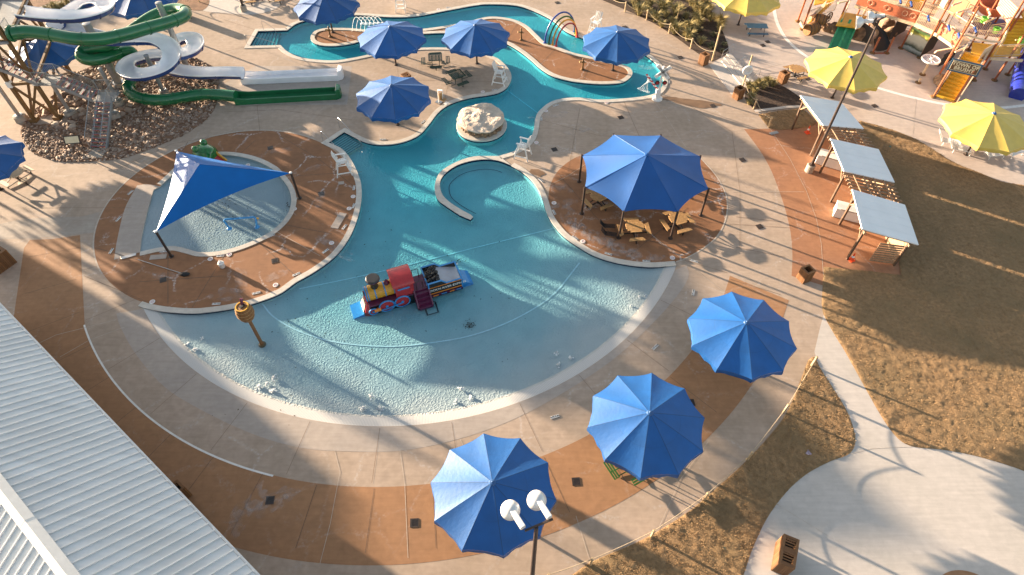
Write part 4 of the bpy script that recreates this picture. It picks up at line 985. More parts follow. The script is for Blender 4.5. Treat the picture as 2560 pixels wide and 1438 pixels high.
def fl(path,T,every,m_):
    ln=0;last=0
    for i in range(3,len(path)-3):
        ln+=(path[i]-path[i-1]).length
        if ln-last>every:
            last=ln; d=(path[i+1]-path[i-1]); d.z=0; d.normalize(); sd_=Vector((-d.y,d.x,0))
            MB().tube([path[i]+sd_*((.71*math.cos(PI*j/10)))+Vector((0,0,.50-.57*math.sin(PI*j/10)**.7)) for j in range(11)],.03,4).build('joint_flange',m_,T,org=b0)
fl(wpath,T2,2.2,M['blueslide'])
# run-outs
def runout(name,label,m_,a,b,z,w,h,endh):
    p,q=at(*a,0),at(*b,0); d=q-p; L=d.length
    t=thing(name,label,'slide run-out',p,math.atan2(d.y,d.x))
    MB().box((L/2,0,.12),(L,w,.12)).build('trough_floor',m_,t)
    for s in (-1,1):
        pr=[(0,.0),(L,.0),(L,h),(L*.12,h),(0,h*1.25)]
        MB().prism(pr,0,.10,M=Matrix(((1,0,0),(0,0,1),(0,1,0))),c=(0,s*w/2-.05,0)).build('side_wall',m_,t,bevel=.03)
    MB().prism([(L-.05,-w/2-.05),(L+.30,-w/2+.15),(L+.36,0),(L+.30,w/2-.15),(L-.05,w/2+.05)],0,endh).build('end_stop',m_,t,bevel=.05)
    return t
runout('slide_runout','white slide run-out trough with a raised end block',M['whiteslide'],(608,203),(850,193),.5,1.05,.52,.85)
runout('slide_runout','long green slide run-out trough with a raised end block',M['greenslide'],(592,254),(845,240),.5,1.05,.52,.85)
MB().strip([at2(600,264),at2(862,252)],.25,.03).flat('gutter_strip',M['ring'])
# slide columns
def column(px,top,z,r,lab,group='steel columns carrying the slides',m_='galv',foot=.42):
    p=at(*px); t=thing('slide_column',lab,'column',p,group=group)
    MB().tube([(0,0,.3),(0,0,z)],r,18).build('shaft',M[m_],t,True)
    MB().lathe([(foot,0),(foot*.92,.42),(foot*.6,.46)],18).build('footing',M['footing'],t)
    MB().lathe([(r+.14,.46),(r+.14,.50),(r+.02,.52)],16).build('base_flange',M['steel'],t)
    MB().lathe([(r+.02,z-.03),(r+.01,z+.02),(r*.4,z+.05)],18).build('cap',M['galv'],t,True)
    return t
def cl(t,z,d,L=.9):
    MB().tube([(0,0,z),Vector((d[0]*L,d[1]*L,z-.1))],.06,8).build('bracket_arm',M['galv'],t)
c=column((472,180),0,6.1,.24,'tallest pale steel column, standing up through the green tube'); cl(c,5.0,(-.6,.5))
c=column((302,218),0,5.6,.30,'stout steel column behind the front green loop of the tube'); cl(c,3.4,(-.7,-.2))
c=column((413,238),0,3.6,.17,'slim steel column inside the first white ring'); cl(c,2.6,(.5,.6))
c=column((300,262),0,3.3,.14,'slim bluish steel column beside the stair landing'); 
c=column((252,130),0,6.6,.24,'steel column inside the highest white ring'); cl(c,5.6,(.5,-.3))
c=column((180,289),0,3.2,.14,'bluish steel column under the upper stair landing',foot=.5)
c=column((55,300),0,4.6,.14,'bluish steel column nearest the left edge of the photo',foot=.5)
c=column((289,293),0,1.9,.14,'short steel column under the lower stair landing',foot=.45)
# ================================================================= tower
A0,B0=at(88,303),at(147,297); C0=at(181,190); D0=at(112,190)
ctr=(A0+B0+C0+D0)/4
zt=7.0
T=thing('slide_tower','tall brown timber-coloured slide tower with braced legs and a platform at the left edge','tower',(ctr.x,ctr.y,0))
off_=Vector((ctr.x,ctr.y,0))
tops=[]
for p in (A0,B0,C0,D0):
    MB().bar(p,(p.x,p.y,zt+1.5),.24).build('leg',M['brownsteel'],T,org=off_); MB().box((p.x,p.y,.15),(.55,.55,.3)).build('base_shoe',M['brownsteel'],T,org=off_)
L4=[A0,B0,C0,D0]
for i in range(4):
    a,b=L4[i],L4[(i+1)%4]
    for z in (3.3,6.7): MB().bar((a.x,a.y,z),(b.x,b.y,z),.16,.22).build('girt',M['brownsteel'],T,org=off_)
    mid=(a+b)/2
    MB().bar((a.x,a.y,.3),(b.x,b.y,3.2),.15).build('brace',M['brownsteel'],T,org=off_); MB().bar((b.x,b.y,.35),(a.x,a.y,3.25),.15).build('brace',M['brownsteel'],T,org=off_)
    MB().bar((a.x,a.y,3.4),(mid.x,mid.y,6.6),.13).build('brace',M['brownsteel'],T,org=off_); MB().bar((b.x,b.y,3.45),(mid.x,mid.y,6.65),.13).build('brace',M['brownsteel'],T,org=off_)
for p in (A0,B0): MB().box((p.x,p.y,3.35),(.34,.34,.5)).build('gusset',M['white'],T,org=off_)
pd=(B0-A0).normalized(); pn=Vector((-pd.y,pd.x,0))
plat=MB(); cx=ctr-pd*1.0
plat.prism([A0-pd*4-pn*.3,B0+pd*.1-pn*.3,C0+pd*.1+pn*.3,D0-pd*4+pn*.3],zt-.45,zt-.3); plat.build('platform',M['galv'],T,org=off_)
def railing(name,pts,T,off_,h=1.05,m_='galv',sp=.13,r=.025,br=.011):
    m=MB(); pts=[Vector(p) for p in pts]
    m.tube([p+Vector((0,0,h)) for p in pts],r,6); m.tube([p+Vector((0,0,.12)) for p in pts],r*.8,6)
    for a,b in zip(pts[:-1],pts[1:]):
        L=(b-a).length; n=max(1,int(L/sp))
        for i in range(n+1):
            p=a.lerp(b,i/n); m.tube([p+Vector((0,0,.1)),p+Vector((0,0,h))],r if i in (0,n) else br,4,cap=False)
    return m.build(name,M[m_],T,org=off_)
zz=Vector((0,0,zt-.3))
railing('railing',[A0-pd*4-pn*.25+zz,A0-pd*.9-pn*.25+zz],T,off_); railing('railing',[D0-pd*4+pn*.25+zz,C0+pd*.05+pn*.25+zz],T,off_); railing('railing',[B0+pd*.05+zz+pn*1.2,B0+pd*.05+zz+pn*.1],T,off_)
rf=MB(); rz_=zt+1.5; qa=[A0-pd*5-pn*.7,B0-pd*2.0-pn*.7,C0-pd*2.0+pn*.7,D0-pd*5+pn*.7]; rc=sum(qa,Vector())/4
rf.add([Vector((p.x,p.y,rz_)) for p in qa]+[Vector((rc.x,rc.y,rz_+1.0))],[(0,1,4),(1,2,4),(2,3,4),(3,0,4),(3,2,1,0)]); rf.build('roof',M['cream'],T,org=off_)
# ================================================================= stairs
def stair(T,off_,a,b,w,n,side=None):
    """steel stair from low a to high b"""
    d=Vector((b.x-a.x,b.y-a.y,0)); L=d.length; d.normalize(); s=Vector((-d.y,d.x,0))*w/2
    for i in range(n):
        u=(i+.5)/n; p=a.lerp(b,u); p.z=a.z+(b.z-a.z)*(i+1)/n
        tr=MB().bar(p-s,p+s,L/n*.92,.035).build('tread',M['galv'],T,org=off_)
        q=p-d*(L/n*.40)+Vector((0,0,.022)); ns=MB(); ns.bar(q-s*.96,q-s*.1,.05,.02); ns.bar(q+s*.1,q+s*.96,.05,.02); ns.build('nosing',M['red_p'],tr,org=off_)
    for g in (-1,1):
        MB().bar(a+s*g,b+s*g,.05,.26).build('stringer',M['galv'],T,org=off_)
        railing('railing',[a+s*g*1.05,b+s*g*1.05],T,off_,1.05)
    MB().tube([a+Vector((0,0,.95)),b+Vector((0,0,.95))],.022,6).build('middle_rail',M['galv'],T,org=off_)
s0=at(248,372,0); s1=at(263,250,2.55)
T=thing('slide_stairs','galvanised steel stairs with red tread edges climbing from the rocks to the slide tower','stairs',s0)
s1=Vector((s0.x+.12,s0.y+3.2,2.0)); w_=1.15
stair(T,s0,s0,s1,w_,12)
def landing(c,dx,dy,rot,z):
    MB().box((c.x,c.y,z-.03),(dx,dy,.06),rz=rot).build('landing',M['galv'],T,org=s0)
lc_=Vector((s1.x-.10,s1.y+.6,2.0)); landing(lc_,1.6,1.3,0,2.0)
railing('railing',[lc_+Vector((.75,-.6,0)),lc_+Vector((.75,.6,0)),lc_+Vector((-.75,.6,0))],T,s0)
p1=Vector((lc_.x-.8,lc_.y-.02,2.0)); p2=Vector((p1.x-2.3,lc_.y-.02,3.4)); stair(T,s0,p1,p2,w_,8)
p3=p2+Vector((-1.1,0,0)); m_=(p2+p3)/2; dd=p3-p2; landing(m_,dd.length+.1,w_,math.atan2(dd.y,dd.x),3.38)
sdv=Vector((-dd.y,dd.x,0)).normalized()*w_/2
railing('railing',[Vector((p2.x,p2.y,3.38))+sdv,Vector((p3.x,p3.y,3.38))+sdv],T,s0); railing('railing',[Vector((p2.x,p2.y,3.38))-sdv,Vector((p3.x,p3.y,3.38))-sdv],T,s0)
p4=p3+Vector((-4.2,0,2.6)); stair(T,s0,Vector((p3.x,p3.y,3.4)),p4,w_,14)
MB().box((s0.x+.05,s0.y-.55,.03),(1.2,1.1,.07)).build('foot_slab',M['footing'],T,org=s0)
# sign on the rocks
p=at(195,372); T=thing('notice_sign','small cream notice board on two dark posts standing in the river stones','sign',p,R(8))
for x in (-.5,.5): MB().bar((x,-.1,0),(x,.0,.85),.07).build('post',M['darksteel'],T)
MB().box((0,-.02,.85),(1.15,.05,.62),M=Matrix.Rotation(R(-35),3,'X')).build('frame',M['darksteel'],T); fr=Matrix.Rotation(R(-35),3,'X')
MB().box(Vector((0,-.02,.85))+fr@Vector((0,-.028,0)),(.98,.02,.48),M=fr).build('panel',M['signcream'],T)
# ================================================================= frog slide
p=at(520,398); T=thing('frog_slide','glossy green frog slide with bulging eyes and red and yellow mouth behind the sail','play slide',p,R(-25))
m=MB(); m.blob((0,0,.55),(.95,.8,.66),5,.10,4); m.build('body',M['frog'],T,True)
for s in (-1,1):
    MB().blob((-.25,s*.42,1.14),.26,s,.05,3).build('eye_bump',M['frog'],T,True); e=MB().blob((-.40,s*.46,1.22),.14,2,.0,3); e.build('eye',M['whiteplastic'],T,True); MB().blob((-.50,s*.49,1.26),.06,2,0,2).build('pupil',M['black'],T,True)
    MB().blob((-.6,s*.75,.25),(.5,.28,.26),s+4,.15,3).build('foot',M['frog'],T,True)
m=MB()
for i in range(9):
    u=i/8; m.v+=[Vector((.5+1.0*u,-.32,.62*(1-u)**1.3+.06)),Vector((.5+1.0*u,.32,.62*(1-u)**1.3+.06)),Vector((.5+1.0*u,.32,0)),Vector((.5+1.0*u,-.32,0))]
for i in range(8):
    for j in range(4): m.f.append((4*i+j,4*i+(j+1)%4,4*i+4+(j+1)%4,4*i+4+j))
m.f+=[(0,1,2,3),(35,34,33,32)]; m.build('tongue',M['red_p'],T)
for s in (-1,1): MB().tube([(.5,s*.38,.75),(1.0,s*.38,.38),(1.5,s*.38,.1)],.09,8).build('tongue_edge',M['yel_p'],T,True)
# ================================================================= rainbow arches
base=[((1362,108),(1388,82)),((1372,111),(1397,84)),((1381,113),(1404,86)),((1390,116),(1412,88))]
apx=[(1408,40),(1412,50),(1418,54),(1424,62)]
names=[('blue','blu_dark'),('green','greenbright'),('yellow','yel_p'),('red','red_p')]
M['blu_dark']=mat('arch_blue',(.02,.06,.28),.35,.1,4)
for (a,b),(nm,mk),hh in zip(base,names,(2.35,2.1,1.9,1.7)):
    pa=at(*a); pb=at(1362+74+(a[0]-1362)*.25,80+(a[1]-108)*1.6)
    t=thing('spray_arch',f'{nm} hoop of the rainbow spray arches over the lazy river','spray arch',pa,group='rainbow spray arches')
    pts=[pa.lerp(pb,.5-.5*math.cos(PI*i/20))+Vector((0,0,hh*math.sin(PI*i/20))) for i in range(21)]
    MB().tube(pts,.075,10).build('hoop',M[mk],t,True,org=pa)
    for q in (pa,pb): MB().lathe([(.16,0),(.16,.05),(.09,.1)],12,q).build('foot_plate',M[mk],t,org=pa)
# ================================================================= crossing sprayer
p=at(1643,248); T=thing('crossing_sprayer','white railroad-crossing water sprayer with red lamps and striped barrier arm','water toy',p)
M['redstripe']=None
def stripemat():
    mm,nt,b=newmat('barrier_stripes'); L=nt.links; tc=N(nt,'ShaderNodeTexCoord'); sp=N(nt,'ShaderNodeSeparateXYZ'); L.new(tc.outputs['Object'],sp.inputs[0])
    a=N(nt,'ShaderNodeMath'); a.operation='MULTIPLY'; L.new(sp.outputs[2],a.inputs[0]); a.inputs[1].default_value=4.6
    f=N(nt,'ShaderNodeMath'); f.operation='FRACT'; L.new(a.outputs[0],f.inputs[0]); g=N(nt,'ShaderNodeMath'); g.operation='GREATER_THAN'; L.new(f.outputs[0],g.inputs[0]); g.inputs[1].default_value=.5
    mx=N(nt,'ShaderNodeMixRGB'); L.new(g.outputs[0],mx.inputs[0]); mx.inputs[1].default_value=(.75,.75,.75,1); mx.inputs[2].default_value=(.55,.03,.03,1); L.new(mx.outputs[0],b.inputs[0]); return mm
MB().lathe([(.42,0),(.40,.12),(.22,.2),(.18,.5)],18).build('base',M['whiteplastic'],T,True); MB().tube([(0,0,.3),(0,0,3.0)],.075,10).build('mast',M['whiteplastic'],T,True)
cb=Matrix.Rotation(R(-12),3,'Z')
for s in (-1,1):
    k=MB().box((0,-.1,2.55),(1.5,.05,.27),M=cb@Matrix.Rotation(R(45*s),3,'Y')).build('crossbuck_blade',M['whiteplastic'],T)
    Mt=(cb@Matrix.Rotation(R(45*s),3,'Y')).to_4x4()@Matrix(((1,0,0,0),(0,0,-1,-.03*1),(0,1,0,0),(0,0,0,1))); Mt.translation=Vector((0,-.1,2.55))+cb@Vector((0,-.029 if s<0 else -.03,0))
    MB().lathe([(.16,-.05),(.19,.05)],14,(s*.3,-.12,1.62),M=Matrix.Rotation(PI/2,3,'X')).build('lamp_hood',M['black'],T,True); MB().lathe([(.11,-.02),(.11,.02)],14,(s*.3,-.20,1.62),M=Matrix.Rotation(PI/2,3,'X')).build('lamp_lens',M['red_p'],T,True)
Mt=(cb@Matrix.Rotation(R(45),3,'Y')).to_4x4()@Matrix(((1,0,0,0),(0,0,-1,0),(0,1,0,0),(0,0,0,1))); Mt.translation=Vector((0,-.135,2.55)); text('RAILROAD',.19,'lettering',M['black'],T,Mt)
Mt=(cb@Matrix.Rotation(R(-45),3,'Y')).to_4x4()@Matrix(((1,0,0,0),(0,0,-1,0),(0,1,0,0),(0,0,0,1))); Mt.translation=Vector((0,-.135,2.55)); text('CROSSING',.19,'lettering',M['black'],T,Mt)
MB().box((0,-.05,1.62),(.7,.06,.1)).build('lamp_bar',M['whiteplastic'],T)
ae=at(1616,186,1.9)-p; ab=Vector((0,-.05,.75))
MB().bar(ab,ae,.11,.14).build('barrier_arm',stripemat(),T); MB().box((-.05,0,.72),(.36,.3,.5)).build('gearbox',M['whiteplastic'],T,bevel=.03)
def jets(name,label,T_pts,m_='foam',r=.012,group=None):
    pass
wj=MB(); sp_=MB()
for i in range(5):
    u=.55+.42*i/4; s=ab.lerp(ae,u); e=at(1599+i*5,222+i*2,-.05)-p
    wj.tube([s+(e-s)*q+Vector((0,0,.25*math.sin(PI*q)))  for q in [k/8 for k in range(9)]],.013,5)
    sp_.blob(e,(.16,.13,.06),i,.4,2)
wj.build('water_jet',M['foam'],T,True); sp_.build('splash',M['foam'],T,True)
# ================================================================= nozzle posts and water arcs on the island
for (px,py,h),lab,spout in (((826,92,.95),'bronze nozzle post on the left lobe of the island',0),((1303,100,1.1),'bronze nozzle post on the middle of the island',1),((1456,174,1.05),'bronze nozzle post near the round end of the island',2)):
    p=at(px,py); t=thing('nozzle_post',lab,'fountain',p,R(30),'bronze nozzle posts on the island')
    MB().lathe([(.17,0),(.17,.05),(.08,.1),(.075,h*.6),(.12,h*.62),(.12,h*.75),(.06,h*.8),(.07,h),(.02,h+.06)],12).build('post',M['brownsteel'],t,True)
    MB().tube([(0,0,h*.7),(-.32,.08,h*.74)],.07,8).build('nozzle',M['tan'],t,True); MB().tube([(0,0,h*.68),(.22,-.1,h*.6)],.05,8).build('handle',M['tan'],t,True)
for i in range(6):
    a=at(880+i*10.3,79-.2*i,0); b=a+Vector((.75,1.5,0)); t=thing('water_jet','thin white water arc leaping from the island into the lazy river',"water jet",a,group='row of water arcs')
    MB().tube([a.lerp(b,q/10)+Vector((0,0,1.0*4*(q/10)*(1-q/10)-.05*q/10)) for q in range(11)],.022,6).build('stream',M['foam'],t,True,org=a)
    MB().blob(b-Vector((0,0,.06)),(.22,.2,.05),i,.4,2).build('splash',M['foam'],t,True,org=a)
# kid pool blue arch and bucket
p=at(606,561); a=at(574,572,-.1); b=at(643,568,-.1); t=thing('spray_arch','bright blue square pipe frame spraying in the wading pool','spray arch',a)
MB().tube([a,a+Vector((-.12,0,.75)),a+Vector((-.05,.03,.85)),b+Vector((0,.1,.85)),b+Vector((.1,.08,.75)),b],.07,10).build('pipe',M['blu_p'],t,True,org=a)
for q in (a,b): MB().lathe([(.18,0),(.17,.05),(.09,.12)],14,q).build('foot_plate',M['blu_p'],t,org=a)
MB().lathe([(.05,-.1),(.06,.1)],10,b+Vector((.18,.12,.7)),M=Matrix.Rotation(PI/2,3,'Y')).build('valve',M['yellowpl'],t,org=a)
p=at(557,668); t=thing('squirt_bucket','small white squirting bucket fixture on the brown round pad','water toy',p)
MB().lathe([(.14,.0),(.17,.05),(.19,.36),(.21,.40),(.19,.42)],16).build('bucket',M['whiteplastic'],t,True); MB().lathe([(.17,.40),(.12,.50),(.05,.54),(.04,.66)],14).build('cap',M['whiteplastic'],t,True)
MB().tube([(.05,0,.5),(.2,-.05,.56)],.03,8).build('nozzle',M['whiteplastic'],t,True)
# brush with a long pole
a,b=at(345,649,.05),at(462,686,.06); t=thing('pool_brush','pool brush with a long silver pole lying on the brown pad','brush',b)
MB().tube([a,b],.028,8).build('handle',M['steel'],t,True,org=b); MB().blob(b,(.30,.17,.12),3,.15,3).build('brush_head',M['black'],t,True,org=b); MB().tube([b-(b-a).normalized()*.3,b],.045,8).build('ferrule',M['black'],t,True,org=b)
# pool lift
p=at(1098,256); t=thing('pool_lift','small pool access lift with a seat at the pool edge beside the shaded blue umbrella','pool lift',p,R(-35))
MB().box((0,0,.04),(.5,.5,.08)).build('base_plate',M['steel'],t); MB().tube([(0,0,.05),(0,0,1.15),(.5,0,1.3)],.06,8).build('mast',M['whiteplastic'],t,True)
MB().box((.45,0,.45),(.42,.42,.05)).build('seat',M['tan'],t); MB().box((.26,0,.72),(.05,.42,.5)).build('backrest',M['tan'],t); MB().bar((.5,0,1.3),(.4,0,.45),.05).build('hanger',M['whiteplastic'],t); MB().box((.75,0,.2),(.3,.34,.04)).build('footrest',M['whiteplastic'],t)
# ================================================================= building at lower left
EZ=4.5
e0,e1=at(0,765,EZ),at(640,1438,EZ); dv=(e1-e0).normalized(); nv=Vector((dv.y,-dv.x,0)); nv=nv if nv.x<0 else -nv
PIT=R(31.5)
# ridge distance from eave: plane hit by the ridge pixel
rd=at(85,1330,0)-Vector((0,0,CH)); rd.normalize(); pn_=dv.cross(nv*math.cos(PIT)+Vector((0,0,1))*math.sin(PIT)).normalized(); tt=pn_.dot(e0-Vector((0,0,CH)))/pn_.dot(rd); rp_=Vector((0,0,CH))+rd*tt
RW=(rp_-e0).dot(nv); RZ=EZ+RW*math.tan(PIT)
e0=e0-dv*5.0; LB=42
T=thing('building','building with pale standing-seam metal roof filling the lower left corner','building',e0)
org=e0
def rpt(u,wd,dz=0): return e0+dv*u+nv*wd+Vector((0,0,wd*math.tan(PIT)+dz))
def rpt2(u,wd,dz=0): return e0+dv*u+nv*wd+Vector((0,0,(2*RW-wd)*math.tan(PIT)+dz))
m=MB(); m.add([rpt(0,0),rpt(LB,0),rpt(LB,RW),rpt(0,RW),rpt(0,0,-.12),rpt(LB,0,-.12),rpt(LB,RW,-.12),rpt(0,RW,-.12)],[(0,1,2,3),(7,6,5,4),(0,4,5,1),(1,5,6,2),(2,6,7,3),(3,7,4,0)]); m.build('roof_slope',M['roofmain'],T,org=org)
m=MB(); m.add([rpt2(0,RW),rpt2(LB,RW),rpt2(LB,2*RW),rpt2(0,2*RW),rpt2(0,RW,-.12),rpt2(LB,RW,-.12),rpt2(LB,2*RW,-.12),rpt2(0,2*RW,-.12)],[(0,1,2,3),(7,6,5,4),(0,4,5,1),(1,5,6,2),(2,6,7,3),(3,7,4,0)]); m.build('roof_slope',M['roofmain'],T,org=org)
m=MB(); m2=MB(); sp=.42; i=0
while i*sp<LB:
    u=i*sp+.05; m.bar(rpt(u,-.03,.03),rpt(u,RW-.15,.03),.035,.07); m2.bar(rpt2(u,RW+.15,.03),rpt2(u,2*RW,.03),.035,.07); i+=1
m.build('standing_seam',M['roof'],T,org=org); m2.build('standing_seam',M['roof'],T,org=org)
m=MB()
for s in range(14):
    u0,u1=s*3.2,min(LB,s*3.2+3.2); th=.006*(s%2)
    for fn,w_ in ((rpt,-.28),(rpt2,.28)):
        a,b=fn(u0,RW,.085+th),fn(u1,RW,.085+th); c,d=fn(u1,RW+w_,.085+th),fn(u0,RW+w_,.085+th); m.add([a,b,c,d],[(0,1,2,3)])
m.build('ridge_cap',M['white'],T,org=org)
m=MB(); x=.45
wl=[e0+dv*x+nv*x,e0+dv*(LB-x)+nv*x,e0+dv*(LB-x)+nv*(2*RW-x),e0+dv*x+nv*(2*RW-x)]
for a,b in zip(wl,wl[1:]+wl[:1]): m.bar(Vector((a.x,a.y,EZ/2)),Vector((b.x,b.y,EZ/2)),.2,EZ-.02)
m.add([wl[0]+Vector((0,0,-.1)),wl[3]+Vector((0,0,-.1)),wl[0]+nv*(RW-x)+Vector((0,0,RW*math.tan(PIT)-.3))],[(0,1,2)]); m.build('wall',M['stonewall'],T,org=org)
MB().bar(rpt(0,-.06,-.08),rpt(LB,-.06,-.08),.1,.12).build('gutter',M['white'],T,org=org)
# ================================================================= rope fences
def fence(posts,h,label,rope_lab,grp,lean=None,sag=.10,r=.06):
    tops=[]
    for i,q in enumerate(posts):
        p=at(q[0],q[1]); hh=q[2] if len(q)>2 else h
        t=thing('fence_post',q[3] if len(q)>3 else label,'post',p,group=grp)
        MB().tube([(0,0,0),(0,0,hh)],[r*1.05,r],10).build('timber',M['post'],t,True); MB().tube([(0,0,h-.14),(0,0,h-.06)],r*1.25,10).build('rope_ring',M['rope'],t,True)
        tops.append(p+Vector((0,0,h-.10)))
    pts=[]
    for a,b in zip(tops[:-1],tops[1:]):
        sg=sag*(b-a).length
        for i in range(12): u=i/12; pts.append(a.lerp(b,u)-Vector((0,0,4*sg*u*(1-u))))
    pts.append(tops[-1])
    o=MB().tube(pts,.018,7).build('rope',M['rope'],None,True); tag(o,rope_lab,'rope')
fence([(2028,915),(1958,1032),(1868,1150),(1760,1250),(1628,1342),(1476,1412),(1370,1450)],.95,'stubby pale timber post of the rope fence along the lower right deck edge','pale rope strung along the lower right deck edge','posts of the lower rope fence',sag=.045)
fence([(1495,-20),(1562,30),(1616,50),(1672,84),(1726,122),(1780,152,3.2,'tall pale timber post behind the wooden bin, at the end of the planting bed rope')],1.0,'pale timber post of the rope along the large planting bed','pale rope looped along the large planting bed','posts of the planting bed rope',sag=.13)
fence([(1855,220,3.0,'tall pale post carrying a white life ring'),(1884,272),(1921,318)],.9,'short pale post of the rope by the small planting bed','pale rope drooping beside the small planting bed','posts of the small bed rope',sag=.12)
p=at(1855,220); t=thing('life_ring','white life ring hung on a tall pale post by the entry steps','life ring',p+Vector((-.06,-.18,1.75)))
MB().tube([(.33*math.cos(2*PI*i/24),0,.33*math.sin(2*PI*i/24)) for i in range(24)],.10,10,closed=True).build('ring',M['whiteplastic'],t,True); MB().box((0,.06,0),(.5,.05,.5)).build('back_board',M['white'],t)
fence([(432,12),(498,5),(535,-18)],.9,'short pale post of the rope by the soil bed at the top edge','pale rope by the soil bed at the top edge','posts of the top bed rope',sag=.12)
# hand rails
def handrail(pts,lab,grp,name='handrail',r=.017,mids=True):
    base=pts[0][0]; t=thing(name,lab,'handrail',Vector((base.x,base.y,0)),group=grp)
    for k,l in enumerate(pts): MB().tube(l,r,8).build('rail' if k==0 else 'post',M['steel'],t,True,org=Vector((base.x,base.y,0)))
def rail2(a,b,lab,grp='handrails of the entry steps'):
    p,q=at(*a),at(*b); u=Vector((0,0,1)); d=(q-p)
    handrail([[p,p+u*.55,p+u*.95+d*.04,q+u*1.1-d*.04,q+u*.75,q+u*.02],[p+u*.55,q+u*.7],[p.lerp(q,.5),p.lerp(q,.5)+u*1.0]],lab,grp)
rail2((1801,153),(1829,138),'steel handrail at the tall post end of the entry steps'); rail2((1830,183),(1858,168),'steel handrail in the middle of the entry steps'); rail2((1868,218),(1894,200),'steel handrail beside the life ring post')
def prail(a,b,lab):
    p,q=at(*a),at(*b); u=Vector((0,0,1)); d=q-p
    handrail([[p,p+u*.85,p+u*.95+d*.05,p+u*.9+d*.25,q+u*.42,q+u*.0-d*.0,q-u*.3]],lab,'handrails of the pool stairs')
prail((849,318),(905,367),'steel handrail on the far side of the pool stairs by the shaded umbrella'); prail((808,352),(855,392),'steel handrail on the near side of the pool stairs by the shaded umbrella')
prail((618,112),(690,118),'steel handrail on the near side of the stairs in the far left basin'); prail((660,76),(690,84),'steel handrail on the far side of the stairs in the far left basin')
# ================================================================= bins
def bin_(name,lab,w_=.62,h=.92,double=False,grp='slatted wooden bins'):
    t=thing(name,lab,'trash bin',group=grp)
    n=2 if double else 1
    for k in range(n):
        ox=(k-(n-1)/2)*w_*1.02
        for sx,sy in ((-1,0),(1,0),(0,-1),(0,1)):
            m=MB()
            for i in range(7):
                u=(i-3)/7*w_
                if sx: m.box((ox+sx*w_/2,u,h/2),(.03,w_/8.8,h))
                else: m.box((ox+u,sy*w_/2,h/2),(w_/8.8,.03,h))
            m.build('slat_side',M['wood'],t)
        MB().box((ox,0,.28),(w_*.94,w_*.94,.5)).build('liner',M['black'],t)
        m=MB()
        for sx,sy in ((-1,0),(1,0),(0,-1),(0,1)): m.box((ox+sx*w_*.43,sy*w_*.43,h+.02+.003*abs(sx)),(.12 if sx else w_*1.04,.12 if sy else w_*.80,.05))
        m.build('rim',M['wood'],t)
        if double:
            m=MB()
            for i in range(4): m.box((ox-.2+.13*i,.02,h+.012),(.05,w_*.7,.03))
            m.build('lid_slats',M['wood'],t)
    return t
B1=bin_('trash_bin','square wooden bin standing on the river deck behind the shaded blue umbrella')
p=at(1018,212); B1.location=p; B1.rotation_euler=(0,0,R(38))
for px,py,rz,lab in ((1757,160,35,'square wooden bin at the corner of the large planting bed by the tall post'),(1843,245,32,'square wooden bin at the foot of the life ring post'),(1954,206,30,'square wooden bin beside the octagonal table near the yellow umbrella'),(2008,698,24,'square wooden bin at the lower end of the red promenade beside the lawn'),(458,1240,-38,'square wooden bin tucked against the metal roof edge'),(470,45,20,'square wooden bin behind the far bend of the green tube slide')):
    dup(B1,at(px,py),R(rz),lab)
B2=bin_('double_trash_bin','double wooden bin with slatted openings on the pale plaza at lower right',w_=.68,h=1.15,double=True,grp='double wooden bins'); p=at(1952,1398); B2.location=p; B2.rotation_euler=(0,0,R(66))
dup(B2,at(10,668),R(60),'double wooden bin at the left edge of the photo above the metal roof')
# ================================================================= picnic tables
def octa(r,rot=22.5): return [(r*math.cos(R(rot+45*i)),r*math.sin(R(rot+45*i))) for i in range(8)]
def oct_table(lab,top,legm,grp):
    t=thing('octagonal_table',lab,'picnic table',group=grp)
    m=MB()
    for i in range(7):
        y=-.56+.16*i+.08; half=min(.6,.60+.25-abs(y)) if abs(y)>.25 else .6
        m.box((0,y-.0,.745),(2*half,.15,.045))
    m.build('table_top',top,t)
    MB().tube([(0,0,0),(0,0,.72)],.06,8).build('pedestal',legm,t,True)
    for k in range(4):
        a=R(45+90*k) if False else R(90*k); c,s=math.cos(a),math.sin(a)
        b=MB(); Mz=Matrix.Rotation(a,3,'Z')
        for pp in ([(.78,-.42),(1.06,-.56),(1.06,.56),(.78,.42)],): b.prism(pp,.42,.465,M=Mz)
        b.build('bench',top,t)
        f=MB(); f.bar((0,0,.1),(.92*c,.92*s,.06),.06); f.bar((.92*c,.92*s,.0),(.92*c,.92*s,.42),.06); f.bar((.1*c,.1*s,.6),(.92*c,.92*s,.36),.05); f.build('support',legm,t)
    return t
O1=oct_table('tan octagonal picnic table in sunlight under the right side of the blue shade',M['tan'],M['black'],'octagonal tables with attached benches'); O1.location=at(1690,565); O1.rotation_euler=(0,0,R(20))
for px,py,rz,lab in ((1583,585,5,'tan octagonal picnic table at the front edge of the blue shade'),(1495,508,30,'tan octagonal picnic table at the left edge of the blue shade beside a post'),(1700,470,10,'tan octagonal picnic table hidden at the back right under the blue shade'),(1985,192,20,'octagonal picnic table beside the bin near the yellow umbrella'),(632,4,10,'octagonal picnic table at the top edge near the lamp foot'),(697,1,25,'octagonal picnic table at the top edge left of the far blue umbrella')):
    dup(O1,at(px,py),R(rz),lab)
O2=oct_table('octagonal table with pale top and dark frame below the cut-off blue umbrella at left',M['cream'],M['darksteel'],'octagonal tables with attached benches'); O2.location=at(50,452); O2.rotation_euler=(0,0,R(-30))
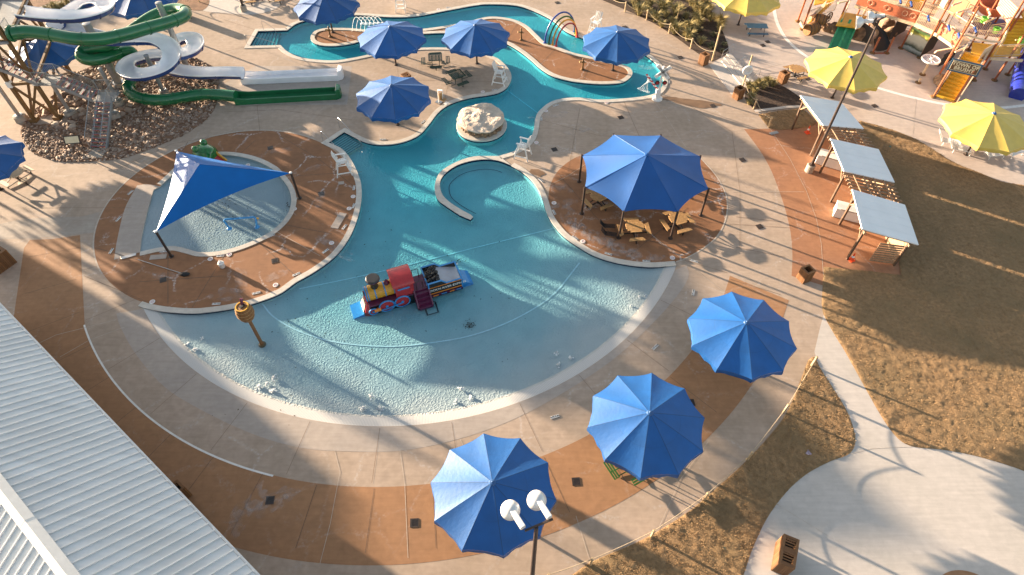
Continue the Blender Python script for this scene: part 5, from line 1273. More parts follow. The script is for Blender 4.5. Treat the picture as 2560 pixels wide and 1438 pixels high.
def sq_table(lab,m_,grp):
    t=thing('square_table',lab,'picnic table',group=grp)
    m=MB()
    for s in (-1,1): m.box((s*.56,0,.74),(.06,1.18,.05)); m.box((0,s*.56,.742),(1.06,.06,.05))
    for i in range(9):
        u=-.48+.12*i; m.box((u,0,.745),(.05,1.06,.012))
    for i in range(9):
        u=-.48+.12*i; m.box((0,u,.748),(1.06,.05,.012))
    m.build('table_top',m_,t); m=MB()
    for sx in (-1,1):
        for sy in (-1,1): m.tube([(sx*.3,sy*.3,.7),(sx*.32,sy*.32,.06),(sx*.75,sy*.32,.05)],.03,6)
    m.build('legs_frame',m_,t)
    for k in range(4):
        a=R(90*k); Mz=Matrix.Rotation(a,3,'Z'); b=MB()
        for i in range(3): b.box(Mz@Vector((.93+.13*i,0,.44)),(.08,1.0,.03),M=Mz)
        b.box(Mz@Vector((1.06,-.5,.438)),(.34,.03,.03),M=Mz); b.box(Mz@Vector((1.06,.5,.438)),(.34,.03,.03),M=Mz)
        b.build('seat',m_,t); c=MB(); c.tube([Mz@Vector((.45,0,.12)),Mz@Vector((1.06,0,.1)),Mz@Vector((1.06,0,.43))],.03,6); c.build('seat_arm',m_,t)
    return t
Q1=sq_table('dark green metal picnic table between the two river deck umbrellas, square to the bank',M['greenmetal'],'metal mesh picnic tables'); Q1.location=at(1090,162); Q1.rotation_euler=(0,0,R(6))
dup(Q1,at(1143,205),R(32),'dark green metal picnic table nearer the camera on the river deck, turned at an angle')
Q2=sq_table('bright green metal picnic table poking out from under the middle near umbrella',M['greenbright'],'metal mesh picnic tables'); Q2.location=at(1570,1160); Q2.rotation_euler=(0,0,R(28))
t=thing('rectangular_table','blue metal picnic table with two benches under the topmost yellow umbrella','picnic table',at(1887,84),R(-3))
m=MB()
for i in range(7): m.box((0,-.36+.12*i,.75),(1.85,.09,.03))
m.build('table_top',M['bluemetal'],t)
for s in (-1,1):
    m=MB()
    for i in range(3): m.box((0,s*.85-.1+.1*i,.45),(1.85,.075,.03))
    m.build('bench',M['bluemetal'],t)
    MB().tube([(s*.65,-.85,.43),(s*.65,-.6,.03),(s*.65,-.3,.72),(s*.65,.3,.72),(s*.65,.6,.03),(s*.65,.85,.43)],.03,6).build('leg_frame',M['darksteel'],t,True)
# dark lounge chairs under the shade
def lounge(lab,m_,grp):
    t=thing('lounge_chair',lab,'lounge chair',group=grp)
    m=MB()
    for i in range(10): m.box((-.6+.13*i,0,.34),(.1,.6,.02))
    m.build('seat',m_,t); m=MB()
    for i in range(6): m.box((.66+.08*i,0,.38+.11*i),(.07,.6,.05))
    m.build('backrest',m_,t)
    for s in (-1,1): MB().tube([(-.65,s*.3,0),(-.65,s*.3,.33),(.62,s*.3,.33),(1.12,s*.3,.98)],.022,6).build('side_frame',m_,t,True)
    for s in (-1,1): MB().tube([(.5,s*.3,0),(.5,s*.3,.33)],.022,6).build('leg',m_,t,True)
    return t
K1=lounge('dark metal lounge chair behind its twin at the front left under the blue shade',M['blk_p'],'dark lounge chairs under the shade'); K1.location=at(1523,570); K1.rotation_euler=(0,0,R(175)); K1.scale=(.6,.6,.6)
dup(K1,at(1526,590),R(168),'dark metal lounge chair in front of its twin beside the shade post',sc=.6)
K2=lounge('white lounge chair nearest the lawn under the right yellow umbrella',M['whiteplastic'],'white lounge chairs under the yellow umbrella'); K2.location=at(2398,380); K2.rotation_euler=(0,0,R(160))
for px,py,rz,lab in ((2372,362,160,'white lounge chair farthest left under the right yellow umbrella'),(2480,392,188,'white lounge chair at the lower rim of the right yellow umbrella'),(2530,388,205,'white lounge chair at the right edge of the photo under the yellow umbrella'),(2420,368,160,'white lounge chair half hidden behind the leftmost two under the yellow umbrella')): dup(K2,at(px,py),R(rz),lab)
# lifeguard chairs
def guard():
    t=thing('lifeguard_chair','x','lifeguard chair',group='tall white lifeguard chairs'); W=M['whiteplastic']
    for sx in (-1,1):
        MB().bar((sx*.46,-.55,0),(sx*.34,-.25,1.25),.09,.05).build('leg',W,t); MB().bar((sx*.46,.55,0),(sx*.34,.25,1.25),.09,.05).build('leg',W,t)
        MB().box((sx*.38,-.02,1.42),(.13,.75,.04)).build('armrest',W,t); MB().bar((sx*.44,-.48,.3),(sx*.44,.48,.3),.05,.08).build('side_rail',W,t)
        MB().bar((sx*.36,-.3,1.1),(sx*.37,-.3,1.42),.05).build('arm_post',W,t)
    m=MB()
    for i in range(5): m.box((0,-.26+.12*i,1.10-.015*i),(.66,.10,.03))
    m.build('seat',W,t)
    m=MB()
    for i in range(5): x=-.26+.13*i; m.bar((x,.25,1.05),(x*1.1,.52,1.85+.08*math.cos(x*5)),.11,.025)
    m.build('backrest',W,t)
    m=MB(); m.box((0,-.50,.42),(.80,.16,.03)); m.box((0,-.40,.74),(.74,.16,.03)); m.build('step',W,t)
    return t
G=guard(); G.location=at(861,432); G.rotation_euler=(0,0,R(105)); G['label']='white lifeguard chair on the brown round pad, facing the wide pool'
for px,py,rz,lab in ((1003,25,0,'white lifeguard chair at the top edge above the river bank'),(1487,84,-35,'white lifeguard chair beside the rainbow hoops and the island umbrella'),(1249,208,75,'white lifeguard chair at the tip of the river deck'),(1307,392,-110,'white lifeguard chair at the neck of the curved spit wall')): dup(G,at(px,py),R(rz),lab)
# mats and lids
def plate(name,lab,cat,px,sx,sy,rz,m_,h=.02,grp=None):
    t=tag(MB().box((0,0,h/2+.012),(sx,sy,h)).build(name,M[m_],None,bevel=.005),lab,cat,grp); t.location=at(*px); t.rotation_euler=(0,0,R(rz)); return t
plate('floor_mat','long pale mat lying on the brown pad near the pool edge','mat',(847,552),.55,1.5,-14,'gray'); plate('floor_mat','pale mat lying beside the front post of the shade sail','mat',(396,643),1.05,.4,6,'gray'); plate('floor_mat','small pale square mat below the lifeguard chair on the round pad','mat',(853,458),.4,.32,10,'gray'); plate('floor_mat','narrow grey ramp plate at the lip of the wading pool','mat',(322,641),.9,.24,24,'steel')
plate('valve_lid','pale lilac square lid in the shaded grass by the plaza','valve lid',(2019,1133),.28,.28,25,'lilac'); plate('valve_lid','round teal valve lid in the lawn behind the cabanas','valve lid',(2222,366),.3,.3,0,'teal'); plate('valve_lid','small teal valve lid in the grass by the lower rope fence','valve lid',(1813,1366),.2,.2,0,'teal')
plate('access_plate','pale steel access plate at the far end of the red promenade','access plate',(1935,333),.7,.3,20,'galv')
# ================================================================= drains
dr=[(803,485,'inside the sunlit stripe of the round pad'),(687,652,'on the round pad below the blue spray frame'),(408,700,'on the round pad near the pole brush'),(676,370,'on the shaded back of the round pad'),(675,1251,'on the brown band with pale salt streaks, lower left'),(1036,1307,'on the brown band left of the umbrella by the floodlight'),(1440,1204,'on the brown band between the two lower umbrellas'),(1727,1007,'at the right rim of the middle near umbrella'),(1386,374,'on the shaded deck left of the octagonal shade'),(1552,294,'on the shaded deck south of the river bend'),(1856,400,'on the shaded deck right of the octagonal shade'),(1899,567,'on the sunlit deck left of the red promenade'),(1701,144,'on the deck below the large planting bed'),(1562,68,'on the deck above the island umbrella'),(1393,7,'on the deck at the top edge above the river'),(1782,265,'at the end of the damp stain by the crossing sprayer'),(2186,265,'on the pale path beyond the far cabana roof'),(1919,105,'on the pale paving below the blue table, farther one'),(1907,114,'on the pale paving below the blue table, nearer one'),(2018,197,'beside the octagonal table near the yellow umbrella')]
for px,py,l in dr:
    t=tag(MB().box((0,0,.012),(.33,.33,.02)).build('drain_grate',M['grate']),'dark square drain '+l,'drain','square floor drains'); t.location=at(px,py); t.rotation_euler=(0,0,R(20 if py<900 else 4))
    fr=MB(); 
    for s in (-1,1): fr.box((s*.185,0,.012),(.04,.41,.026)); fr.box((0,s*.185,.0125),(.33,.04,.025))
    fr.build('rim',M['darksteel'],t)
    g=MB()
    for i in range(5): g.box((-.12+.06*i,0,.026),(.02,.3,.008))
    g.build('grate_bars',M['darksteel'],t)
# ================================================================= marker tiles
base_tile=None
TM={}
def marker(px,py,rz,s,lab,w_=.5,h_=.15):
    t=tag(MB().box((0,0,.012),(w_,h_,.012)).build('depth_marker',M['white']),'white depth marker tile '+lab,'marker tile','depth marker tiles'); t.location=at(px,py)+Vector((0,0,.008)); t.rotation_euler=(0,0,R(rz))
    if s not in TM:
        q=text_mb(s,.125,1.0,.004); q.v=[v+Vector((0,0,.020)) for v in q.v]; TM[s]=q.build('lettering',M['black'],t)
    else:
        c=TM[s].copy(); COL.objects.link(c); c.parent=t
Z='0 FT 0 IN'; T2_='2 FT 0 IN'; T1='1 FT 0 IN'; N6='1 FT 6 IN'
for a in ((1387,1042,18,Z,'on the apron, bottom left of the middle near umbrella'),(1532,958,33,Z,'on the apron, top left of the middle near umbrella'),(1638,868,45,Z,'on the beach apron left of the right near umbrella'),(1733,732,72,Z,'on the apron beside the top of the brown band'),(1735,653,-20,Z,'on the deck just off the shade circle'),
 (541,760,5,T1,'at the lower rim of the round pad, nearest the barrel'),(641,733,18,T1,'at the lower right rim of the round pad'),(741,686,32,T1,'at the pad rim, up from the lower right one'),(814,628,50,N6,'at the rim of the round pad beside salt streaks'),(861,568,68,N6,'beside the long mat on the round pad'),(884,515,82,N6,'above the long mat at the pad rim'),(885,470,92,T2_,'just below the lifeguard chair at the pad rim'),(836,388,-55,T2_,'just above the lifeguard chair on the pad'),
 (409,629,5,Z,'between the sail post and the wading pool'),(551,640,5,T1,'at the near edge of the wading pool'),(678,590,35,T1,'at the lower right edge of the wading pool'),(739,500,85,T1,'by the right sail post'),(326,482,68,Z,'top one left of the wading beach'),(296,548,72,Z,'middle one left of the wading beach'),(278,628,85,Z,'bottom one left of the wading beach'),
 (1385,531,-72,T2_,'at the left rim of the shade circle'),(1437,595,-45,T1,'at the lower left rim of the shade circle'),(1521,635,-22,T1,'at the lower rim of the shade circle'),(1616,653,-5,T1,'at the bottom rim of the shade circle'),
 (1353,297,90,T2_,'on the shaded bank left of the lower river bend'),(1389,264,30,T2_,'at the top of the shaded bank by the lower river bend'),(1480,254,0,T2_,'on the sunlit bank of the lower river bend'),(1352,451,-52,T2_,'by the damp stain near the spit'),(957,349,0,T2_,'at the tip below the shaded blue umbrella'),(1058,305,55,T2_,'at the bank right of the shaded blue umbrella'),(1237,225,12,T2_,'at the tip of the river deck under the lifeguard chair'),(1120,19,10,T2_,'on the far bank of the river'),(1672,205,80,T2_,'by the crossing sprayer mast')):
    marker(*a)
for px,py,l in ((381,755,'at the bottom left rim of the round pad'),(689,713,'at the lower right of the round pad'),(829,608,'right of the salt streaks on the round pad'),(873,522,'upper right of the long mat'),(883,492,'below the lifeguard chair'),(736,523,'by the right sail post'),(526,648,'left of the squirt bucket'),(573,637,'above the squirt bucket'),(853,405,'above the lifeguard chair at the pad rim'),(620,413,'behind the sail'),(1385,508,'at the left rim of the shade circle'),(1457,604,'at the lower left rim of the shade circle'),(1681,645,'at the lower right rim of the shade circle'),(1365,278,'on the shaded bank by the lower river bend'),(1341,357,'above the neck of the spit'),(1207,230,'on the river deck near the lifeguard chair'),(1516,257,'on the sunlit bank of the river bend'),(1096,24,'on the far bank of the river')):
    t=tag(MB().lathe([(.17,.006),(.17,.018)],18).build('round_marker',M['white']),'round white no-diving tile '+l,'marker tile','round no-diving tiles'); t.location=at(px,py)+Vector((0,0,.008))
    m=MB(); m.tube([(.09*math.cos(2*PI*i/14),.09*math.sin(2*PI*i/14),.019) for i in range(14)],.008,4,closed=True); m.bar((-.06,-.06,.019),(.06,.06,.019),.014,.006); m.build('symbol',M['red_p'],t)
# ================================================================= floodlight masts
def lampmast(name,lab,base,h,arm,heads,rz=0,r0=.11,r1=.06):
    p=at(*base); t=thing(name,lab,'lamp post',p)
    MB().tube([(0,0,.4),(0,0,h)],[r0,r1],12).build('mast',M['darksteel'],t,True); MB().lathe([(.30,0),(.30,.55),(.26,.6)],18).build('footing',M['footing'],t)
    MB().lathe([(.2,.6),(.2,.64),(.13,.68)],14).build('base_flange',M['darksteel'],t)
    a,b=[Vector(q) for q in arm]; MB().bar(a+Vector((0,0,h)),b+Vector((0,0,h)),.07).build('cross_arm',M['darksteel'],t)
    for q,dn in heads:
        q=Vector(q)+Vector((0,0,h)); dn=Vector(dn).normalized(); Mq=dn.to_track_quat('Z','Y').to_matrix()
        hd=MB().lathe([(.12,-.20),(.30,-.05),(.36,.12),(.37,.2)],20,q+dn*.75,M=Mq).build('lamp_head',M['lampwhite'],t,True)
        MB().lathe([(.33,.195),(.33,.205)],20,q+dn*.75,M=Mq).build('lens',M['steel'],hd)
        MB().bar(q+dn*.05,q+dn*.62+Vector((0,0,.06)),.19,.17).build('ballast_box',M['lampwhite'],hd,bevel=.02)
        MB().tube([q,q+dn*.1],.05,6).build('bracket',M['darksteel'],hd)
hN=at(1341,1319,12.3); 
def unpx(a,b,z): 
    q=at(*b,z)-at(*a,z); return q

hx_=[at(1290,1307,12.3)-hN,at(1380,1292,12.3)-hN]
dd_=(at(1278,1278,12.3)-at(1310,1320,12.3)).normalized()
lb=(hN.x,hN.y)
def lampN():
    t=thing('floodlight_mast','tall mast with two white floodlight heads rising in front of the nearest blue umbrella','lamp post',(hN.x,hN.y,0)); h=12.3
    MB().tube([(0,0,.4),(0,0,h)],[.12,.06],12).build('mast',M['darksteel'],t,True); MB().lathe([(.3,0),(.3,.55),(.26,.6)],18).build('footing',M['footing'],t)
    a=at(1312,1327,h)-hN; b=at(1382,1298,h)-hN; z=Vector((0,0,h)); MB().bar(a+z,b+z,.06).build('cross_arm',M['darksteel'],t)
    for q,tip in ((at(1306,1320,h)-hN,(1282,1279)),(at(1372,1295,h)-hN,(1348,1254))):
        e=at(*tip,h)-at(tip[0]+26,tip[1]+42,h); dn=e.normalized(); dn=(dn+Vector((0,0,-.15))).normalized(); tilt=(dn*.5+Vector((0,0,-1))).normalized(); Mq=tilt.to_track_quat('Z','Y').to_matrix(); qq=q+z+Vector((0,0,.06))
        hd=MB().lathe([(.04,-.20),(.15,-.17),(.25,-.07),(.29,.06),(.30,.14)],24,qq+dn*.62,M=Mq).build('lamp_head',M['lampwhite'],t,True)
        MB().lathe([(.27,.135),(.27,.15)],20,qq+dn*.62,M=Mq).build('lens',M['steel'],hd); MB().bar(qq-dn*.05+Vector((0,0,.05)),qq+dn*.55+Vector((0,0,.10)),.17,.15).build('ballast_box',M['lampwhite'],hd,bevel=.02); MB().tube([qq-Vector((0,0,.1)),qq+Vector((0,0,.05))],.05,8).build('bracket',M['darksteel'],hd)
lampN()
bR=at(2022,428); hR=11.6; 
lampmast('floodlight_mast','long dark mast rising beside the middle cabana across the yellow umbrella to two lamp heads',(2022,428),hR,((-.5,-.35,0),(.5,.35,0)),[((-.45,-.3,.1),(-.9,.25,-.25)),((.45,.3,.1),(-.9,.25,-.25))])
lampmast('floodlight_mast','dark lamp mast cut by the top edge near the octagonal tables',(611,28),11,((-.5,0,0),(.5,0,0)),[((-.45,0,.1),(.2,-.9,-.25)),((.45,0,.1),(.2,-.9,-.25))])
# ================================================================= bubblers
for px,py,s,l in ((466,862,.6,'first of the left trio'),(487,874,1,'brightest of the left trio'),(507,845,.5,'last of the left trio'),(648,968,1.5,'lower left of the sunlit four'),(684,945,1.3,'upper one of the sunlit four'),(683,978,1.4,'lower right of the sunlit four'),(668,958,.7,'small one in the middle of the sunlit four'),(907,1022,1.4,'left of the front trio in the sun'),(928,992,1.2,'far one of the front trio in the sun'),(950,1022,1.5,'right of the front trio in the sun'),(1152,972,.9,'far one of the lower middle trio'),(1140,1004,1,'near one of the lower middle trio'),(1178,994,1,'right one of the lower middle trio'),(1393,882,.8,'far one of the lower right trio'),(1427,897,.8,'right one of the lower right trio'),(1395,912,.9,'near one of the lower right trio'),(1598,741,.6,'far one of the trio by the right beach'),(1613,741,.6,'right one of the trio by the right beach'),(1577,764,.7,'near one of the trio by the right beach')):
    c=at(px,py,WZ); t=thing('bubbler','bubbling white jet in the shallow end, '+l,'bubbler',c,group='bubblers in the shallow end')
    s*=.68; m=MB()
    for i in range(int(36*s)):
        a=rng.random()*6.28; q=abs(rng.gauss(0,.085))*s; m.blob((q*math.cos(a),q*math.sin(a),.01+max(0,.11*s-q*.6)*rng.random()),.018+.03*rng.random(),i,.2,1)
    for i in range(int(7*s)):
        a=rng.random()*6.28; q=.10+.14*rng.random()*s; m.blob((q*math.cos(a),q*math.sin(a),.0),(.03+.05*rng.random(),.03+.05*rng.random(),.008),i,.3,1)
    m.build('foam',M['foam'],t,True)
# ================================================================= leaves in the water
m=MB()
def leafs(c,sx,sy,n,zoff=.03,mx=.05):
    for i in range(n):
        x,y=at2(c[0]+rng.gauss(0,sx),c[1]+rng.gauss(0,sy)); z=-.02-depth(x,y)+zoff+.01*rng.random(); a=rng.random()*6.28; r=mx*(.5+rng.random())
        m.add([(x+r*math.cos(a),y+r*math.sin(a),z),(x+r*.5*math.cos(a+1.6),y+r*.5*math.sin(a+1.6),z+.001),(x-r*math.cos(a),y-r*math.sin(a),z),(x-r*.5*math.cos(a+1.6),y-r*.5*math.sin(a+1.6),z+.001)],[(0,1,2,3)])
leafs((1175,806),7,5,150,.03,.034); leafs((820,820),90,50,40); leafs((1140,640),14,4,14); leafs((1150,760),120,60,35); leafs((560,505),25,10,40); leafs((715,505),3,6,14); leafs((1000,560),150,60,25); leafs((640,1000),60,30,10)
o=m.build('fallen_leaves',M['leaf']); o['kind']='stuff'
# ================================================================= river stones
m=MB(); bb=[(min(p.x for p in gravel),max(p.x for p in gravel)),(min(p.y for p in gravel),max(p.y for p in gravel))]
cnt=0
slabp=[at2(84,312),at2(90,295),at2(166,283),at2(172,302),at2(120,312)]
while cnt<8200:
    x=rng.uniform(*bb[0]); y=rng.uniform(*bb[1])
    if not inside((x,y),gravel) or inside((x,y),slabp): continue
    big=rng.random(); near=math.hypot(x-at2(230,250).x,y-at2(230,250).y)
    r=(.055+.05*rng.random()) if big>.06 else (.11+.08*rng.random())
    if near<4.0 and big<.10: r=.18+.20*rng.random()
    m.blob((x,y,r*.3),(r*(.8+.5*rng.random()),r*(.8+.5*rng.random()),r*.62),cnt,.28,1); cnt+=1
o=m.build('river_stones',M['stone']); o['kind']='stuff'
# ================================================================= dry grass blades
m=MB()
def grassy(poly,n,h=.10):
    x0,x1=min(p.x for p in poly),max(p.x for p in poly); y0,y1=min(p.y for p in poly),max(p.y for p in poly); k=0; tr=0
    while k<n and tr<n*6:
        tr+=1; x=rng.uniform(x0,x1); y=rng.uniform(y0,y1)
        if noise.noise(Vector((x*2.2,y*2.2,0)))<-.25 and rng.random()<.75: continue
        if not inside((x,y),poly): continue
        k+=1; a=rng.random()*6.28; hh=h*(.5+.8*rng.random()); b=rng.random()*6.28; l=hh*(.4+.8*rng.random()); w_=.012
        m.add([(x-w_*math.cos(a),y-w_*math.sin(a),.03),(x+w_*math.cos(a),y+w_*math.sin(a),.03),(x+l*math.cos(b),y+l*math.sin(b),hh)],[(0,1,2)])
def clip(poly,xm=30,ym=2): return poly
l1=[p for p in lawn1 if p.x<46]
grassy(l1,60000,.085); grassy(lawn2,26000,.085); grassy(lawn3,3500,.085)
o=m.build('dry_grass',M['grass']); o['kind']='stuff'
# ================================================================= plants
def tuft(n,h,r,mat_,name,cat,lab,grp,w_=.03):
    t=thing(name,lab,cat,group=grp); m=MB()
    for i in range(n):
        a=rng.random()*6.28; l=r*(.35+.75*rng.random()); hh=h*(.5+.6*rng.random()); s=rng.random()*.12; c,s_=math.cos(a),math.sin(a); px,py=-s_*w_,c*w_
        b=Vector((c*s,s_*s,0)); q=Vector((c*l*.5,s_*l*.5,hh*.8)); e=Vector((c*l,s_*l,hh*(.75+.35*rng.random())))
        m.add([b+Vector((px,py,0)),b-Vector((px,py,0)),q-Vector((px,py,0))*.8,q+Vector((px,py,0))*.8,e],[(0,1,2,3),(3,2,4)])
    m.build('blades',mat_,t); return t
P1=tuft(240,.75,.65,M['tuft'],'grass_clump','ornamental grass','pale arching ornamental grass clump in the large planting bed','grass clumps in the large bed')
P2=tuft(110,.38,.5,M['shrub'],'low_shrub','shrub','low dark green shrub in the large planting bed','low shrubs in the large bed',.05)
k=0
locs=[]
bx=[p.x for p in bed1]; by=[p.y for p in bed1]
while k<40:
    x=rng.uniform(min(bx),max(bx)); y=rng.uniform(min(by),min(max(by),66))
    if not inside((x,y),bed1) or any(math.hypot(x-a,y-b)<.85 for a,b in locs): 
        k+=.02; continue
    locs.append((x,y)); k+=1
u1=u2=False
for x,y in locs:
    dense=y>at2(1700,70).y
    if dense or rng.random()<.35:
        if not u1: P1.location=(x,y,0); u1=True
        else: dup(P1,(x,y,0),rng.random()*6,sc=.8+.6*rng.random())
    else:
        if not u2: P2.location=(x,y,0); u2=True
        else: dup(P2,(x,y,0),rng.random()*6,sc=.7+.6*rng.random())
for px,py,s in ((1870,222,.8),(1884,232,.7),(1877,248,.75),(1896,214,.8),(1915,212,.9),(1930,216,.8),(1872,262,.6),(1907,222,.7),(1888,218,.7)): dup(P1,at(px,py),rng.random()*6,'tuft of pale spiky grass in the small planting bed',group='grass tufts in the small bed',sc=s)
for px,py,s in ((125,34,1.0),(142,28,1.1),(160,24,1.0),(178,18,1.2),(200,12,1.0),(215,8,.9),(150,34,.9)): dup(P1,at(px,py),rng.random()*6,'yellowish grass clump in the bed behind the highest white slide bend',group='grass clumps behind the slide',sc=s)
# bare sapling in the bed
p=at(1690,55); t=thing('sapling','thin pale staked sapling in the middle of the large planting bed','tree',p)
MB().tube([(0,0,0),(.03,0,.9),(.0,.04,1.9)],[.035,.025,.012],6).build('trunk',M['post'],t,True); m=MB()
for i in range(130):
    a=rng.random()*6.28; z=1.0+1.1*rng.random(); r=.35*rng.random()*(1.2-abs(z-1.5)); c=Vector((r*math.cos(a),r*math.sin(a),z)); d=Vector((rng.gauss(0,1),rng.gauss(0,1),rng.gauss(0,1))).normalized()*.07; e=d.cross(Vector((0,0,1))); m.add([c-d,c+e*.5,c+d,c-e*.5],[(0,1,2,3)])
m.build('crown',M['tuft'],t)
# ================================================================= play structure (upper right)
DZ=2.35
po=at(2330,120,0)
T=thing('play_structure','western-style water play structure of orange posts, red panels and yellow stairs at upper right','play structure',po)
def opost(b,z=5.6,r=.085):
    p=at(*b); m=MB(); m.tube([p,p+Vector((0,0,z))],r,9); m.build('post',M['orangepost'],T,True,org=po)
    MB().lathe([(.26,0),(.25,.06),(.13,.12)],14,p).build('foot_plate',M['brownsteel'],T,org=po); return p
PB=[(1994,54),(2005,74),(2093,66),(2168,75),(2181,133),(2216,133),(2252,121),(2299,145),(2341,199),(2333,243),(2385,257),(2434,201),(2463,173),(2486,201),(2519,187),(2265,62),(2345,90),(2392,105),(2420,125),(2214,58),(2140,45),(2300,72),(2450,118),(2540,150),(2500,96),(2470,70)]
for i,b in enumerate(PB):
    opost(b,{9:2.9,10:2.9,4:1.5,5:1.5}.get(i,5.4+.5*((i*37)%3)))
def quadpanel(name,mk,q,th=.05):
    q=[Vector(v) for v in q]; n=(q[1]-q[0]).cross(q[3]-q[0]).normalized()*th
    return MB().add(q+[v-n for v in q],[(0,1,2,3),(7,6,5,4),(0,4,5,1),(1,5,6,2),(2,6,7,3),(3,7,4,0)]).build(name,M[mk],T,org=po)
def prail(name,a,b,h=1.05,mk='cream',sp=.13):
    return railing(name,[a,b],T,po,h,mk,sp,.035,.017)
def dk(px,py): return at(px,py,DZ)
# main walkway, bottom line of its front face
W=[dk(2240,46),dk(2288,61),dk(2337,83),dk(2392,121)]
bk=(dk(2337,83)-dk(2288,61)); nb=Vector((-bk.y,bk.x,0)).normalized()
if nb.y<0: nb=-nb
W=[W[0]-(W[1]-W[0])*2.2]+W
for i in range(4):
    a,b=W[i],W[i+1]; up=Vector((0,0,1.1))
    quadpanel('deck_floor','cream',[a,b,b+nb*2.1,a+nb*2.1],.10)
    MB().bar(a-nb*.05+Vector((0,0,-.02)),b-nb*.05+Vector((0,0,-.02)),.12,.24).build('edge_beam',M['cream'],T,org=po)
    if i in (1,3,0):
        quadpanel('side_panel','redpanel',[a+Vector((0,0,.12)),b+Vector((0,0,.12)),b+up,a+up],.05)
        MB().bar(a+up,b+up,.10,.09).build('top_rail',M['cream'],T,org=po)
        for u in (.3,.7):
            c=a.lerp(b,u)+Vector((0,0,.62))-nb*.04; d=(b-a).normalized()
            MB().tube([c+d*(.22*math.cos(2*PI*k/16))+Vector((0,0,.22*math.sin(2*PI*k/16))) for k in range(16)],.016,4,closed=True).build('panel_relief',M['cream'],T,org=po)
    else: prail('railing',a,b)
    prail('railing',a+nb*2.1,b+nb*2.1)
# water cannons along the rail
for q in ((2250,4),(2277,12),(2320,48),(2371,72),(2396,92),(2437,76)):
    c=at(*q,DZ+1.1); m=MB(); m.tube([c-Vector((0,0,.35)),c],.06,8); m.build('cannon_stand',M['steel'],T,True,org=po); MB().tube([c+Vector((.05,.25,.12)),c-Vector((.1,.45,-.05))],[.12,.08],10).build('water_cannon',M['blueslide'],T,True,org=po)
# mural panel and nets below the walkway
def mural():
    mm,nt,b=newmat('mural'); L=nt.links; tc=N(nt,'ShaderNodeTexCoord'); sp=N(nt,'ShaderNodeSeparateXYZ'); L.new(tc.outputs['Object'],sp.inputs[0])
    n=N(nt,'ShaderNodeTexNoise'); n.inputs['Scale'].default_value=2.2; n.inputs['Detail'].default_value=5; L.new(tc.outputs['Object'],n.inputs[0])
    a=N(nt,'ShaderNodeMath'); a.operation='MULTIPLY_ADD'; L.new(n.outputs['Fac'],a.inputs[0]); a.inputs[1].default_value=.5; L.new(sp.outputs[2],a.inputs[2])
    r=N(nt,'ShaderNodeValToRGB'); mr=N(nt,'ShaderNodeMapRange'); mr.inputs[1].default_value=.3; mr.inputs[2].default_value=2.7; L.new(a.outputs[0],mr.inputs[0]); L.new(mr.outputs[0],r.inputs[0]); e=r.color_ramp.elements
    for p_,c in ((.16,(.35,.40,.40,1)),(.22,(.03,.05,.03,1)),(.40,(.55,.52,.42,1)),(.62,(.60,.56,.44,1)),(.70,(.36,.34,.06,1)),(.80,(.05,.09,.03,1))): q=e.new(p_); q.color=c
    e[0].color=(.02,.03,.02,1); e[-1].color=(.03,.07,.02,1)
    L.new(r.outputs[0],b.inputs[0]); b.inputs['Roughness'].default_value=.4; return mm
M['mural']=mural()
a,b=at(2255,121,.1),at(2301,144,.1); t2=Vector((0,0,2.0))
quadpanel('mural_panel','mural',[a,b,b+t2,a+t2],.05)
a2,b2=at(2299,145,.15),at(2333,122,.15); quadpanel('net_panel','net',[a2,b2,b2+t2*.9,a2+t2*.9],.03)
a2,b2=at(2344,168,.15),at(2380,150,.15); quadpanel('net_panel','net',[a2,b2,b2+t2*.6,a2+t2*.6],.03)
a2,b2=at(2218,104,.1),at(2262,78,.1); quadpanel('net_panel','net',[a2,b2,b2+t2*.95,a2+t2*.95],.03)
a2,b2=at(2142,92,.1),at(2170,112,.1); quadpanel('net_panel','net',[a2,b2,b2+t2*.7,a2+t2*.7],.03)
# yellow stair with the sign
def ystair(a,b,w,n,name='yellow_step'):
    d=Vector((b.x-a.x,b.y-a.y,0)); L=d.length; d.normalize(); s=Vector((-d.y,d.x,0))*w/2; m=MB()
    for i in range(n):
        p=a.lerp(b,(i+.5)/n); h=a.z+(b.z-a.z)*(i+1)/n
        m.box((p.x,p.y,h-.12),(L/n,w,.24),rz=math.atan2(d.y,d.x))
    m.build(name,M['yellowpl'],T,org=po)
    for g in (-1,1):
        m=MB(); q0,q1=a+s*g*1.1,b+s*g*1.1; m.add([q0,q1,q1+Vector((0,0,.62)),q0+Vector((0,0,.62)),q0+s*g*.12,q1+s*g*.12,q1+s*g*.12+Vector((0,0,.62)),q0+s*g*.12+Vector((0,0,.62))],[(0,1,2,3),(7,6,5,4),(3,2,6,7),(0,3,7,4),(1,5,6,2),(0,4,5,1)]); m.build('stair_side',M['cream'],T,org=po)
sa=at(2362,250,0); sb=at(2436,136,DZ); ystair(sa,sb,1.45,12)
quadpanel('yellow_deck','yellowpl',[dk(2428,136),dk(2478,138),dk(2488,112),dk(2432,106)],.1); quadpanel('yellow_deck','yellowpl',[dk(2476,141),dk(2550,138),dk(2556,112),dk(2482,114)],.1)
prail('railing',dk(2482,143),dk(2552,140)); prail('railing',dk(2430,105),dk(2490,110)); quadpanel('side_panel','cream',[dk(2445,152),dk(2484,130),dk(2484,130)+Vector((0,0,1)),dk(2445,152)+Vector((0,0,1))],.04)
MB().bar(dk(2476,147),dk(2556,152),.12,.2).build('edge_beam',M['cream'],T,org=po)
